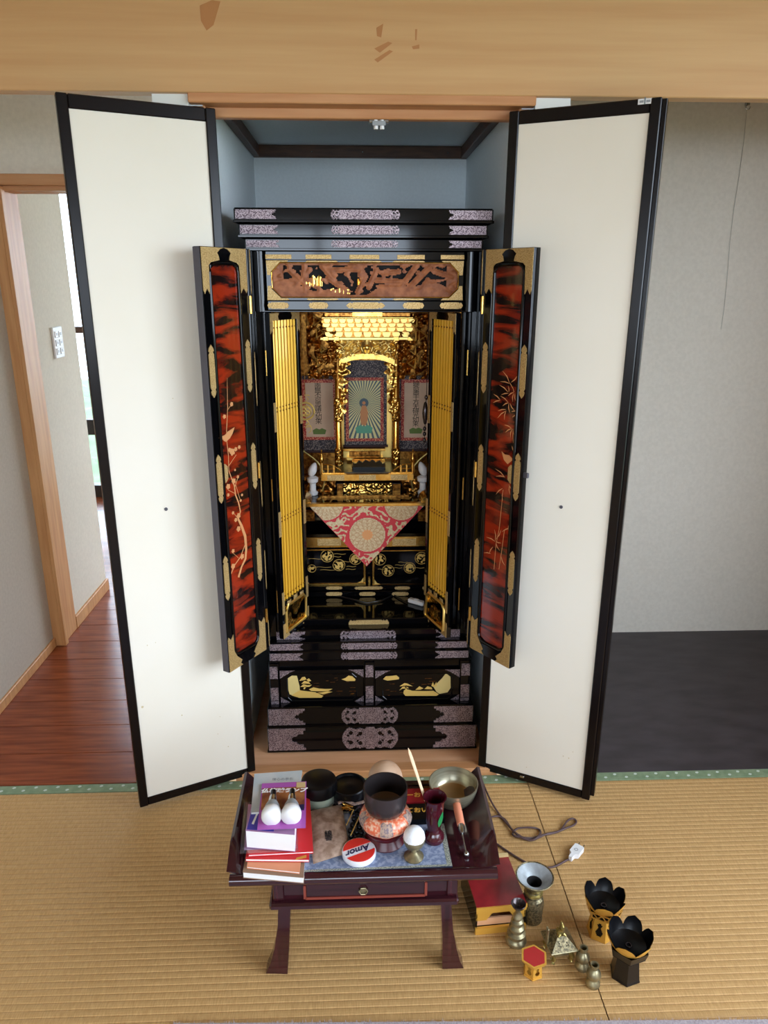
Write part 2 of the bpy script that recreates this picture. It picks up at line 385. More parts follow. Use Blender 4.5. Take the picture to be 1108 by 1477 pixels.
# ---- walls
struct('wall_alcove_back', MB().box(.40, RX1, .875, .93, -.02, 2.3), 'toko_plaster')
struct('wall_right', MB().box(RX1, RX1 + .06, REAR, SIDE[0], -.02, CEIL).box(RX1, RX1 + .06, SIDE[1], .93, -.02, CEIL).box(RX1, RX1 + .06, SIDE[0], SIDE[1], -.02, SIDE[2]).box(RX1, RX1 + .06, SIDE[0], SIDE[1], SIDE[3], CEIL), 'plaster_grey')
wf = struct('window_4', MB().box(RX1 + .01, RX1 + .05, SIDE[0], SIDE[1], SIDE[2], SIDE[2] + .04).box(RX1 + .01, RX1 + .05, SIDE[0], SIDE[1], SIDE[3] - .04, SIDE[3]), 'post_wood')
for k in range(3): y_ = SIDE[0] + .02 + (SIDE[1] - SIDE[0] - .04) * k / 2; obj('sash_bar', MB().box(RX1 + .01, RX1 + .05, y_ - .02, y_ + .02, SIDE[2] + .04, SIDE[3] - .04), 'post_wood', wf)
struct('ground_side', MB().box(RX1 + .3, 14, -12, 6, -.5, -.36), 'garden')
struct('ceiling_alcove', MB().box(.40, RX1, .03, .93, 2.2, 2.24), 'ceiling_wood')
# niche of the altar
NI = .348
struct('wall_niche_left', MB().box(-NI - .085, -NI, .025, .93, -.02, 2.2), 'wallpaper')
struct('wall_niche_right', MB().box(NI, NI + .085, .025, .93, -.02, 2.2), 'wallpaper')
struct('wall_niche_back', MB().box(-NI - .001, NI + .001, NB, .93, -.02, 2.2), 'wallpaper')
struct('ceiling_niche', MB().box(-NI, NI, .05, NB, 1.772, 1.80), 'wallpaper')
struct('floor_niche', MB().box(-NI, NI, .042, NB, -.02, .018), 'niche_board')
struct('trim_1', MB().box(-NI, NI, NB - .025, NB, 1.737, 1.772, .002), 'trim_brown')
for i, sx in enumerate((-1, 1)):
    struct('trim_%d' % (2 + i), MB().box(sx * NI, sx * (NI - .022), .06, NB - .025, 1.737, 1.772, .002), 'trim_brown')
# screws in the back moulding
for px in (450, 523, 646): struct('trim_screw', MB().ball((onY(px, 224, NB - .026).x, NB - .026, 1.752), .0025, 8, 4), 'steel', bpy.data.objects['trim_1'])
# white partition ends beside the niche frame
for sx in (-1, 1): struct('wall_end_%s' % ('left' if sx < 0 else 'right'), MB().box(sx * .375, sx * .452, .012, .0245, -.02, 1.735), 'white_paint')
# door frame of the niche
hf = struct('trim_4', MB().box(-.374, .374, .0, .05, 1.716, 1.76, .002), 'frame_wood', label='orange wooden head frame above the altar niche')
obj('door_stop', MB().box(-.345, .345, .05, .075, 1.697, 1.722, .002), 'frame_wood', hf)
for i, sx in enumerate((-1, 1)): struct('trim_%d' % (5 + i), MB().box(sx * .343, sx * .374, .025, .06, .0, 1.716, .002), 'frame_wood')
struct('trim_7', MB().box(-.374, .374, .001, .041, -.02, .022, .003), 'frame_wood', label='orange wooden threshold in front of the altar niche')
# double roller catch under the head frame
cp_ = onY(547, 168, .04)
ct = thing('roller_catch', 'small white double roller catch under the niche head frame', 'door catch', (cp_.x, .04, 1.697))
obj('plate', MB().box(cp_.x - .022, cp_.x + .022, .052, .068, 1.690, 1.6968, .001), 'steel', ct)
for dx in (-.007, .007):
    obj('roller', MB(lambda p: (p[0], p[1], p[2])).lathe([(0, -.011), (.005, -.011), (.005, .008), (0, .008)], cp_.x + dx, .055, 1.688, 12), 'plastic_white', ct, smooth=40)
obj('housing', MB().box(cp_.x - .015, cp_.x + .015, .049, .061, 1.684, 1.6935, .001), 'plastic_grey', ct)
# lintel beam across the front
bm_ = struct('trim_8', MB().box(RX0, RX1, -.004, .036, 1.734, 2.06, .002), 'beam_wood', label='broad pale timber lintel above altar and alcove')
mat('stain', (178, 122, 70), .6)
for poly in ([(288, 8), (306, 0), (318, 2), (308, 36), (298, 44), (290, 30)], [(540, 70), (560, 60), (566, 62), (548, 76)], [(540, 86), (562, 72), (567, 74), (545, 90)], [(543, 40), (553, 34), (550, 54), (544, 52)], [(599, 42), (602, 42), (601, 58), (599, 58)], [(594, 67), (605, 64), (605, 70), (596, 71)]):
    obj('scuff_mark', MB().prism([(onY(x, y, -.0045).x, onY(x, y, -.0045).z) for x, y in poly], -.0045, -.0041), 'stain', bm_)
struct('wall_front', MB().box(RX0, RX1, .0, .036, 2.06, CEIL), 'plaster')
# passage at the left
struct('wall_left_front', MB().box(RX0, -1.21, -.002, .05, -.02, 1.734), 'plaster_grey')
struct('wall_passage', MB().box(-1.25, -1.206, .05, .835, -.02, 1.70), 'plaster_grey')
struct('baseboard_passage', MB().box(-1.206, -1.196, .05, .835, -.001, .035, .002), 'post_wood')
ps = struct('trim_9', MB().box(-1.24, -1.172, .835, .985, -.001, 1.645, .002), 'post_wood', label='pale wooden door post beside the passage floor')
obj('door_stop', MB().box(-1.172, -1.16, .835, .862, -.001, 1.645, .001), 'post_wood', ps)
lt = struct('trim_10', MB().box(-1.30, -.43, .84, .96, 1.648, 1.682, .002), 'frame_wood', label='wooden lintel over the passage doorway')
obj('track', MB().box(-1.30, -.43, .855, .90, 1.634, 1.648, .001), 'frame_wood', lt); obj('track', MB().box(-1.30, -.43, .915, .96, 1.634, 1.648, .001), 'frame_wood', lt)
struct('wall_lintel', MB().box(-1.30, -.43, .862, .94, 1.682, CEIL), 'plaster')
struct('wall_passage_upper', MB().box(-1.25, -1.21, .036, .862, 1.70, CEIL), 'plaster')
struct('wall_hall_left', MB().box(-1.24, -1.182, .985, 1.39, -.02, 2.3), 'plaster')
struct('baseboard_hall', MB().box(-1.182, -1.17, .985, 1.39, -.001, .052, .002), 'post_wood')
struct('wall_hall_back', MB().box(-.433, .80, .931, .95, -.02, CEIL), 'plaster')
struct('wall_hall_right', MB().box(.80, .84, .95, 3.05, -.02, CEIL), 'plaster')
struct('floor_hall', MB().box(-.43, .80, .95, 3.0, -.06, -.001), 'floor_wood')
struct('wall_hall_far_left', MB().box(-1.95, -1.9, 1.39, 3.0, -.02, 2.3), 'plaster')
struct('wall_hall_side', MB().box(-1.9, -1.24, 1.33, 1.39, -.02, 2.3), 'plaster')
struct('ceiling_hall', MB().box(-1.95, .84, .95, 3.05, 2.3, 2.34).box(-1.95, -.43, .036, .95, 2.3, 2.34), 'ceiling_wood')
# hall window: sash, panes, rail
wn = struct('window_1', MB().box(-1.95, .84, 2.98, 3.06, 1.92, 2.3).box(-1.95, .84, 2.98, 3.06, -.02, .06), 'sash_dark')
for x in (-1.93, -1.62, -1.18, -.80, -.38, .04, .46, .80): obj('sash_bar', MB().box(x - .022, x + .022, 2.985, 3.02, .06, 1.92), 'sash_dark', wn)
obj('middle_rail', MB().box(-1.9, .80, 2.985, 3.02, 1.045, 1.085), 'trim_brown', wn)
obj('low_rail', MB().box(-1.9, .80, 2.985, 3.02, .40, .50), 'sash_dark', wn)
for a_, b_ in ((-1.9, -1.64), (-1.6, -1.2), (-1.16, -.82)): obj('pane', MB().box(a_, b_, 3.0, 3.004, .06, 1.92), 'glass', wn)
struct('ground_garden', MB().box(-9, 9, 3.1, 12, -.5, -.35), 'garden'); struct('ground_yard', MB().box(-12, 12, REAR - 12, REAR - .1, -.5, -.35), 'garden')
# shrub outside the hall window
sh = thing('garden_shrub', 'bright green garden shrub outside the hall window', 'shrub', (-1.75, 3.9, -.35))
random.seed(3); lb = MB()
for i in range(260):
    a, b_, r_ = random.uniform(0, 6.28), random.uniform(-1, 1), random.uniform(.15, .4) ; c_ = Vector((-1.75 + r_ * math.cos(a), 3.9 + r_ * math.sin(a), .35 + b_ * .55)); q = random.uniform(0, 6.28)
    d1 = Vector((math.cos(q), math.sin(q), random.uniform(-.4, .6))) * .05; d2 = Vector((-math.sin(q), math.cos(q), .2)) * .018
    lb.add([c_ - d1, c_ + d2, c_ + d1, c_ - d2], [(0, 1, 2, 3)])
obj('foliage', lb, 'leaf', sh, kind='stuff'); obj('stem', MB().tube([(-1.75, 3.9, -.36), (-1.74, 3.9, .3), (-1.75, 3.92, .75)], [.02, .014, .005]), 'trim_brown', sh)
# the room behind the viewer
struct('wall_left', MB().box(RX0 - .06, RX0, REAR, .05, -.02, CEIL), 'plaster')
rw = MB(); xs = [RX0, WINDOWS[0][0], WINDOWS[0][1], WINDOWS[1][0], WINDOWS[1][1], RX1]
for i in (0, 2, 4): rw.box(xs[i], xs[i + 1], REAR - .08, REAR, -.02, CEIL)
for x0, x1, z0, z1 in WINDOWS: rw.box(x0, x1, REAR - .08, REAR, -.02, z0); rw.box(x0, x1, REAR - .08, REAR, z1, CEIL)
struct('wall_rear', rw, 'plaster_grey')
for i, (x0, x1, z0, z1) in enumerate(WINDOWS):
    wf = struct('window_%d' % (2 + i), MB().box(x0, x1, REAR - .06, REAR - .02, z0, z0 + .04).box(x0, x1, REAR - .06, REAR - .02, z1 - .04, z1), 'post_wood')
    n = 3 if i == 0 else 1
    for k in range(n + 1):
        x = x0 + .02 + (x1 - x0 - .04) * k / n; obj('sash_bar', MB().box(x - .02, x + .02, REAR - .06, REAR - .02, z0 + .04, z1 - .04), 'post_wood', wf)
struct('ceiling', MB().box(RX0, RX1, REAR, .036, CEIL, CEIL + .05), 'ceiling_wood')
# ---- light switch plate on the hall wall
WX = -1.182
s0 = onX(80, 471, WX); s1 = onX(97, 513, WX); yA, yB = 1.135, 1.225; zA, zB = s1.z, s0.z
sw = thing('switch_plate', 'white six-button light switch plate on the hall wall', 'light switch', (WX, (yA + yB) / 2, zA))
obj('plate', MB().box(WX, WX + .009, yA, yB, zA, zB, .003), 'plastic_white', sw)
for i in range(3):
    for j in range(2):
        yc = yA + .027 + j * .036; zc = zA + .026 + i * .032
        k_ = obj('button', MB().box(WX + .009, WX + .012, yc - .014, yc + .014, zc - .012, zc + .012, .001), 'plastic_white', sw)
        obj('indicator', MB().box(WX + .012, WX + .0126, yc - .006, yc + .006, zc - .004, zc + .006), 'plastic_grey', k_)
# ---- picture hook with a long thin wire on the alcove wall
hk = onY(1077, 150, .875); hb_ = onY(1039, 475, .875)
h = thing('scroll_hook', 'small metal scroll hook with long thin wire on alcove wall', 'hook', (hk.x, .87, hk.z))
obj('bracket', MB().box(hk.x - .006, hk.x + .006, .862, .875, hk.z - .006, hk.z + .014, .001), 'steel', h)
obj('hook', MB().torus((hk.x, .862, hk.z - .012), .007, .0018, 12, 6, 'y', math.pi * 1.5, math.pi * .6), 'steel', h)
obj('wire', MB().tube([(hk.x - .001, .866, hk.z - .018)] + [(hk.x + (hb_.x - hk.x) * t + .004 * math.sin(t * 9), .872, hk.z + (hb_.z - hk.z) * t) for t in (.15, .3, .45, .6, .75, .9, 1)], .0006, 5), 'steel', h)
# ---- the two papered doors of the niche
def fusuma(name, H, N, label, right):
    pl = Plane(H, N); L = pl.L; z0, z1 = .010, 1.708; T = pl.T(); FWD, TH = .022, .026
    r = bpy.data.objects.new(name, None); finish(r, None, (H[0], H[1], z0)); tag(r, label, None, None, 'structure')
    obj('stile', MB(T).box(0, FWD, 0, TH, z0, z1, .002), 'door_black', r); obj('stile', MB(T).box(L - FWD, L, 0, TH, z0, z1, .002), 'door_black', r)
    obj('rail', MB(T).box(FWD, L - FWD, .0015, TH, z0, z0 + .024, .002), 'door_black', r); obj('rail', MB(T).box(FWD, L - FWD, .0015, TH, z1 - .027, z1, .002), 'door_black', r)
    pn = obj('paper_panel', MB(T).box(FWD, L - FWD, .005, TH - .005, z0 + .024, z1 - .027), 'paper_cream', r)
    u, z = pl.uz(*((809, 732) if right else (240, 735)))
    def disc(px, py, r_, m_, nm):
        u, z = pl.uz(px, py); obj(nm, MB(T).prism([(u + r_ * math.cos(k * math.pi / 5) * random.uniform(.75, 1.2), z + r_ * math.sin(k * math.pi / 5) * random.uniform(.75, 1.2)) for k in range(10)], .0046, .0051), m_, pn)
    obj('pin', MB(T).prism([(u + .0042 * math.cos(k * math.pi / 6), z + .0042 * math.sin(k * math.pi / 6)) for k in range(12)], .003, .006), 'edge_grey', pn)
    for sx, sy, rr in ([(820, 1095, .0016), (826, 1086, .0012), (812, 1092, .0015), (840, 1085, .001), (759, 1108, .0012)] if right else [(206, 1021, .0032), (263, 1033, .0018), (213, 932, .0014), (225, 928, .0012), (318, 1035, .0012), (330, 1078, .0016), (315, 1060, .0012), (250, 575, .0012)]): disc(sx, sy, rr, 'paper_stain', 'stain_spot')
    if right:
        obj('meeting_strip', MB(T).box(L, L + .010, .008, TH + .004, z0 + .012, z1 - .002, .001), 'door_black', r)
        u, z = pl.uz(753, 1120); obj('latch', MB(T).box(u - .006, u + .006, -.003, .001, z - .003, z + .003, .001), 'steel', r)
        u0, za = pl.uz(920, 151); u1, zb = pl.uz(941, 141)
        st = obj('sticker', MB(T).box(u0, u1, .0005, .0015, za, zb), 'plastic_white', r)
        obj('sticker_print', MB(T).box(u0 + .003, u0 + .011, 0, .0005, za + .003, zb - .003).box(u1 - .011, u1 - .003, 0, .0005, za + .003, zb - .003), 'plastic_grey', st)
        obj('sticker_mark', MB(T).box(u0 + .0125, u1 - .0125, -.0002, .0005, za, zb + .002), 'ray_blue', st)
    return r
fusuma('door_1', (-.319, .016), (-.6087, -.1162), 'black framed cream papered closet door with faint brown stains', False)
fusuma('door_2', (.319, .016), (.5993, -.1303), 'black framed cream papered closet door with small sticker on its top rail', True)
# ================================================================== THE ALTAR
AX, ZF = .008, .018
altar = thing('household_altar', 'tall black lacquered gold-fitted household altar with open folding doors', 'altar', (AX, .36, ZF))
BACK = .62
def pxb(x0, y0, x1, y1, Y):        # pixel rectangle on the plane Y -> X0,X1,Z0,Z1
    a, b_, c_, d_ = onY(x0, y0, Y), onY(x1, y0, Y), onY(x0, y1, Y), onY(x1, y1, Y)
    return (a.x + c_.x) / 2, (b_.x + d_.x) / 2, (c_.z + d_.z) / 2, (a.z + b_.z) / 2
# ---- engraved plates
def eng(u, v, k=260, h=.0009): return h * (.6 + ridge(u * k, v * k, 3.1) * .6 + .4 * nz3(u * k * 2.3, v * k * 2.3, 9))
def plate_center(parent, x0, x1, z0, z1, Y, m_='silver_fit', name='fitting', proud=.0015, holes=True):
    W, H_ = x1 - x0, z1 - z0; cz = (z0 + z1) / 2
    def fn(u, v):
        a = min(u - x0, x1 - u); q = (v - cz) / (H_ / 2)
        if a < H_ * .32:                                  # scalloped rounded end
            lim = 1 - (1 - a / (H_ * .32)) ** 2 * .75
            if abs(q) > lim: return None
        elif a < H_ * .95 and abs(q) > .97 - .12 * abs(math.sin(a / H_ * 9)): return None
        if holes:
            for hx in (.34, .72):
                for hq in (-.45, .45):
                    if ((a - H_ * hx) / (H_ * .085)) ** 2 + ((q - hq - .06 * math.sin(hx * 40)) / .20) ** 2 < 1 or ((a - H_ * (hx - .11)) / (H_ * .05)) ** 2 + ((q - hq * .55) / .12) ** 2 < 1: return None
        return proud + eng(u, v)
    n = max(24, int(W / .0021)); return obj(name, MB().relief(x0, x1, z0, z1, n, max(10, int(H_ / .0021)), fn, Y, proud), m_, parent)
def plate_corner(parent, x0, x1, z0, z1, Y, inner, m_='silver_fit', name='corner_fitting', proud=.0015):
    """inner=+1: cusped end at x1, -1: at x0"""
    W, H_ = x1 - x0, z1 - z0; cz = (z0 + z1) / 2
    def fn(u, v):
        a = (x1 - u if inner > 0 else u - x0) / H_; q = abs(v - cz) / (H_ / 2)
        if a < .40 - .5 * q * q and q < .5: 
            return None
        if ((a - .44) / .12) ** 2 + (q / .26) ** 2 < 1: return None
        if a < .10 and q < .8: return None
        return proud + eng(u, v)
    return obj(name, MB().relief(x0, x1, z0, z1, max(18, int(W / .0021)), max(10, int(H_ / .0021)), fn, Y, proud), m_, parent)
def spindle_poly(x0, x1, z0, z1, horiz=False):
    if horiz: return [(a, b_) for b_, a in spindle_poly(z0, z1, x0, x1)]
    cx_ = (x0 + x1) / 2; w_ = (x1 - x0) / 2; L = z1 - z0; t = min(L * .22, w_ * 3)
    right = [(cx_, z0), (cx_ + w_ * .75, z0 + t * .3), (cx_ + w_ * .95, z0 + t * .55), (cx_ + w_ * .6, z0 + t * .7), (cx_ + w_, z0 + t * .85), (cx_ + w_, z0 + t)]
    return right + [(x, z0 + z1 - z) for x, z in reversed(right)] + [(2 * cx_ - x, z0 + z1 - z) for x, z in right[1:]] + [(2 * cx_ - x, z) for x, z in reversed(right[1:])]
def tier(name, x0, x1, z0, z1, Y, back=BACK, m_='lacquer', lip=0, label=None):
    mb = MB().box(x0, x1, Y, back, z0, z1, .003)
    if lip: mb.box(x0 - .002, x1 + .002, Y - .003, back, z0, z0 + lip, .001)
    return obj(name, mb, m_, altar, label=label)
# ---- cornice: three tiers
CT = [(337, 300, 712, 322, .100, 398, 477, 577, 648), (344, 322.5, 704, 343.5, .110, 401, 478, 576, 648), (353, 344, 697, 362.5, .120, 403, 478, 574, 648)]
for i, (x0, y0, x1, y1, Y, a, b_, c_, d_) in enumerate(CT):
    X0, X1, Z0, Z1 = pxb(x0, y0, x1, y1, Y)
    t = tier('cornice_tier', X0, X1, Z0 + .0005, Z1, Y, lip=.006)
    zz0, zz1 = Z0 + .0085, Z1 - .0045
    plate_corner(t, X0 + .004, onY(a, y0, Y).x, zz0, zz1, Y, 1); plate_corner(t, onY(d_, y0, Y).x, X1 - .004, zz0, zz1, Y, -1)
    plate_center(t, onY(b_, y0, Y).x, onY(c_, y0, Y).x, zz0, zz1, Y)
# ---- frieze: round posts, frame and openwork carving
FY = .135
ZT, ZB = zY(363, FY), zY(450, FY)
for px0, px1 in ((362, 384), (669, 691)):
    xa, xb = onY(px0, 400, FY).x, onY(px1, 400, FY).x; r_ = (xb - xa) / 2
    obj('frieze_post', MB().lathe([(r_, ZB + .001), (r_, ZT)], (xa + xb) / 2, FY + r_ * .6, 0, 24), 'lacquer', altar, smooth=40)
fx0, fx1 = onY(384.5, 400, FY).x, onY(668.5, 400, FY).x
ix0, ix1, iz0, iz1 = pxb(392, 379, 661, 429, FY)
fr = MB(); oz0, oz1 = zY(433, FY), zY(376, FY); c8 = .022
# board with an octagonal opening (ring of quads, front face at FY)
outer = [(fx0, oz0), ((fx0 + ix0) / 2 + .03, oz0), (fx1 - .03, oz0), (fx1, oz0), (fx1, oz1), (fx1 - .03, oz1), (fx0 + .03, oz1), (fx0, oz1)]
inner = [(ix0, iz0 + c8), (ix0 + c8, iz0), (ix1 - c8, iz0), (ix1, iz0 + c8), (ix1, iz1 - c8), (ix1 - c8, iz1), (ix0 + c8, iz1), (ix0, iz1 - c8)]
for d0, d1, oo, ii in ((FY, FY + .02, outer, inner),):
    V = [(x, d0, z) for x, z in oo] + [(x, d0, z) for x, z in ii] + [(x, d1, z) for x, z in oo] + [(x, d1, z) for x, z in ii]; Fs = []
    for k in range(8):
        k2 = (k + 1) % 8; Fs += [(k, k2, 8 + k2, 8 + k), (16 + k, 24 + k, 24 + k2, 16 + k2), (8 + k, 8 + k2, 24 + k2, 24 + k), (k, 16 + k, 16 + k2, k2)]
    fr.add(V, Fs)
frz = obj('frieze_frame', fr, 'lacquer', altar)
obj('frieze_rim', MB().tube([(x, FY - .001, z) for x, z in inner + [inner[0]]], .0018, 6), 'gold', frz)
# gold corner plates and long plates of the frieze frame
for sx in (0, 1):
    for sz in (0, 1):
        X = (fx0, fx1)[sx]; Z = (oz0, oz1)[sz]; dx = 1 if not sx else -1; dz = 1 if not sz else -1
        w1 = abs((ix0 if not sx else ix1) - X); 
        obj('corner_fitting', MB().prism([(X, Z), (X + dx * .055, Z), (X + dx * .05, Z + dz * .0045), (X + dx * (w1 + c8), Z + dz * .0045), (X + dx * w1 * .95, Z + dz * (c8 + .004)), (X + dx * w1 * .8, Z + dz * .034), (X + dx * .002, Z + dz * .034)], FY - .0012, FY), 'gold_fit', frz)
for zc in (oz0 + .0022, oz1 - .0022):
    for a in (.28, .5, .72): X = fx0 + (fx1 - fx0) * a; obj('fitting', MB().prism([(X - .035, zc - .002), (X + .035, zc - .002), (X + .04, zc), (X + .035, zc + .002), (X - .035, zc + .002), (X - .04, zc)], FY - .0012, FY), 'gold_fit', frz)
# upper rail with gold plates
ur = obj('frieze_rail', MB().box(fx0, fx1, FY - .006, FY + .02, zY(375.5, FY), ZT, .001), 'lacquer', altar)
for a, b_ in ((0, .13), (.20, .33), (.42, .57), (.66, .80), (.88, 1)): 
    X0_, X1_ = fx0 + (fx1 - fx0) * a, fx0 + (fx1 - fx0) * b_; obj('fitting', MB().box(X0_, X1_, FY - .0072, FY - .006, zY(374, FY), zY(367.5, FY), .0005), 'gold_fit', ur)
# lower rail with gold plates
lr = obj('frieze_rail', MB().box(fx0, fx1, FY - .008, FY + .03, zY(447.5, FY), zY(433.5, FY), .002), 'lacquer', altar)
zc0, zc1 = zY(445.5, FY - .008), zY(436, FY - .008)
for a, b_ in ((0, .11), (.21, .31), (.40, .60), (.69, .80), (.88, 1)):
    X0_, X1_ = fx0 + (fx1 - fx0) * a, fx0 + (fx1 - fx0) * b_
    obj('fitting', MB().prism(spindle_poly(X0_, X1_, zc0, zc1, True), FY - .0094, FY - .008), 'gold_fit', lr)
obj('frieze_sill', MB().box(fx0 - .03, fx1 + .03, FY - .004, FY + .05, ZB, zY(448, FY), .001), 'lacquer', altar)
# openwork carving: pines, waves, rocks
def seg_d(u, v, a, b_):
    ax_, ay_, bx_, by_ = *a, *b_; dx, dy = bx_ - ax_, by_ - ay_; t = max(0, min(1, ((u - ax_) * dx + (v - ay_) * dy) / (dx * dx + dy * dy))); return math.hypot(u - ax_ - t * dx, v - ay_ - t * dy)
BR = [((.30, .55), (.40, .2)), ((.27, .9), (.33, .5)), ((.46, .15), (.50, .6)), ((.50, .6), (.46, .95)), ((.52, .3), (.56, .8)), ((.68, .2), (.78, .95)), ((.74, .3), (.85, .9)), ((.80, .2), (.84, .5)), ((.12, .3), (.20, .8)), ((.10, .75), (.19, .3)), ((.175, .2), (.175, .95)), ((.60, .7), (.68, .75)), ((.56, .5), (.70, .45)), ((.58, .3), (.70, .3)), ((.30, .78), (.46, .82)), ((.88, .75), (.97, .6))]
CW, CH = ix1 - ix0, iz1 - iz0
def carve(u, v):
    a, q = (u - ix0) / CW, (v - iz0) / CH
    d = min(seg_d(a * 5.4, q, (p[0] * 5.4, p[1]), (r_[0] * 5.4, r_[1])) for p, r_ in BR)
    hill = .26 + .16 * math.sin(a * 9 + 1) + .1 * math.sin(a * 23)
    h = None
    if d < .085: h = .006 * (1 - d / .12)
    if q < hill: h = max(h or 0, .003 + .004 * (hill - q) / hill)
    nn = nz3(a * 26, q * 7, 2.2)
    if nn > .16: h = max(h or 0, .002 + .008 * min(nn, .5))
    if a < .06 or a > .94 or q < .08 or q > .93: h = max(h or 0, .002)
    return h
obj('frieze_carving', MB().relief(ix0 + .001, ix1 - .001, iz0 + .001, iz1 - .001, 190, 34, carve, FY + .014, .004), 'carved_wood', altar, kind='stuff')
bx = obj('frieze_back', MB().box(fx0, fx1, FY + .03, FY + .036, ZB, ZT), 'ink', altar)
for px, py, w_, h_ in ((452, 405, 26, 16), (405, 418, 0, 0), (520, 406, 10, 10), (490, 420, 30, 8)):
    if w_:
        X0_, X1_, z0_, z1_ = pxb(px - w_ / 2, py - h_ / 2, px + w_ / 2, py + h_ / 2, FY + .01)
        obj('gilt_foliage', MB().relief(X0_, X1_, z0_, z1_, 22, 14, lambda u, v: (.004 * abs(math.sin((u - X0_) / (X1_ - X0_) * 16)) if (v - z0_) / (z1_ - z0_) < .55 + .45 * abs(math.sin((u - X0_) / (X1_ - X0_) * 9.4)) else None), FY + .013, .003), 'gold', altar)
# ---- body: side boards, back, top, floor
SX = .286
B0 = zY(925, .127)
for sx in (-1, 1): obj('side_board', MB().box(AX + sx * SX, AX + sx * (SX - .02), .150, BACK, B0, ZT, .001), 'lacquer', altar)
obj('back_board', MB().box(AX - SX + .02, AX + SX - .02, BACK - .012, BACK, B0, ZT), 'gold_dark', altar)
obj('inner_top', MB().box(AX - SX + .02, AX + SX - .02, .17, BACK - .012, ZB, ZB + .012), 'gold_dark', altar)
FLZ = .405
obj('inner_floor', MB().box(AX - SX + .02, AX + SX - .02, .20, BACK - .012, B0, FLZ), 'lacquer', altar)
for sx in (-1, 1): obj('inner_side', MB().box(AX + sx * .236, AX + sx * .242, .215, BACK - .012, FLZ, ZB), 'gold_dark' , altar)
# front jambs between the door sets
for sx in (-1, 1):
    for k, (xo, yo, w_) in enumerate(((.255, .150, .010), (.243, .165, .012))):
        j = obj('jamb', MB().box(AX + sx * xo, AX + sx * (xo + w_), yo, .235, B0, ZB, .002), 'lacquer', altar)
        if k == 0:
            for py0, py1 in ((505, 542), (690, 722), (850, 882)): obj('fitting', MB().box(AX + sx * (xo + .002), AX + sx * (xo + .006), yo - .0012, yo, zY(py1, yo), zY(py0, yo), .0005), 'gold', j)
# ---- plinth under the doors
def plated(name, x0, y0, x1, y1, Y, cL, c0, c1, cR, top=None, lip=.004):
    X0, X1, Z0, Z1 = pxb(x0, y0, x1, y1, Y)
    t = tier(name, X0, X1, Z0 + .0005, top or Z1, Y, lip=lip)
    za, zb = Z0 + lip + .002, Z1 - .003; ym = (y0 + y1) / 2
    plate_corner(t, X0 + .003, onY(cL, ym, Y).x, za, zb, Y, 1); plate_corner(t, onY(cR, ym, Y).x, X1 - .003, za, zb, Y, -1)
    plate_center(t, onY(c0, ym, Y).x, onY(c1, ym, Y).x, za, zb, Y); return t
plated('plinth_tier', 388, 925.5, 675, 938.5, .127, 437, 492, 573, 628)
plated('plinth_tier', 388, 939, 677, 953, .120, 437, 492, 573, 628)
X0, X1, Z0, Z1 = pxb(398, 908, 664, 925, .150)
st = tier('plinth_step', X0, X1, Z0, Z1, .150, lip=0)
plate_center(st, onY(491, 917, .15).x, onY(571, 917, .15).x, Z0 + .004, Z1 - .003, .15)
plate_corner(st, X0 + .002, onY(441, 917, .15).x, Z0 + .004, Z1 - .003, .15, 1); plate_corner(st, onY(628, 917, .15).x, X1 - .002, Z0 + .004, Z1 - .003, .15, -1)
# inner sill with a gold plate
sl = obj('inner_sill', MB().box(AX - .236, AX + .236, .185, .235, zY(908, .185), zY(892, .185), .002), 'lacquer', altar)
plate_center(sl, onY(503, 898, .185).x, onY(561, 898, .185).x, zY(904, .185), zY(894, .185), .185, 'gold_fit', holes=False)
# ---- base: drawers
plated('base_tier', 386, 1019, 683, 1046, .110, 440, 493, 574, 626, lip=.005)
plated('base_tier', 386, 1047, 687, 1082, .100, 441, 494, 574, 625, lip=.005)
DY = .140
X0, X1, Z0, Z1 = pxb(389, 953, 680, 1019, DY)
bd = tier('base_body', X0, X1, Z0, Z1, DY + .012)
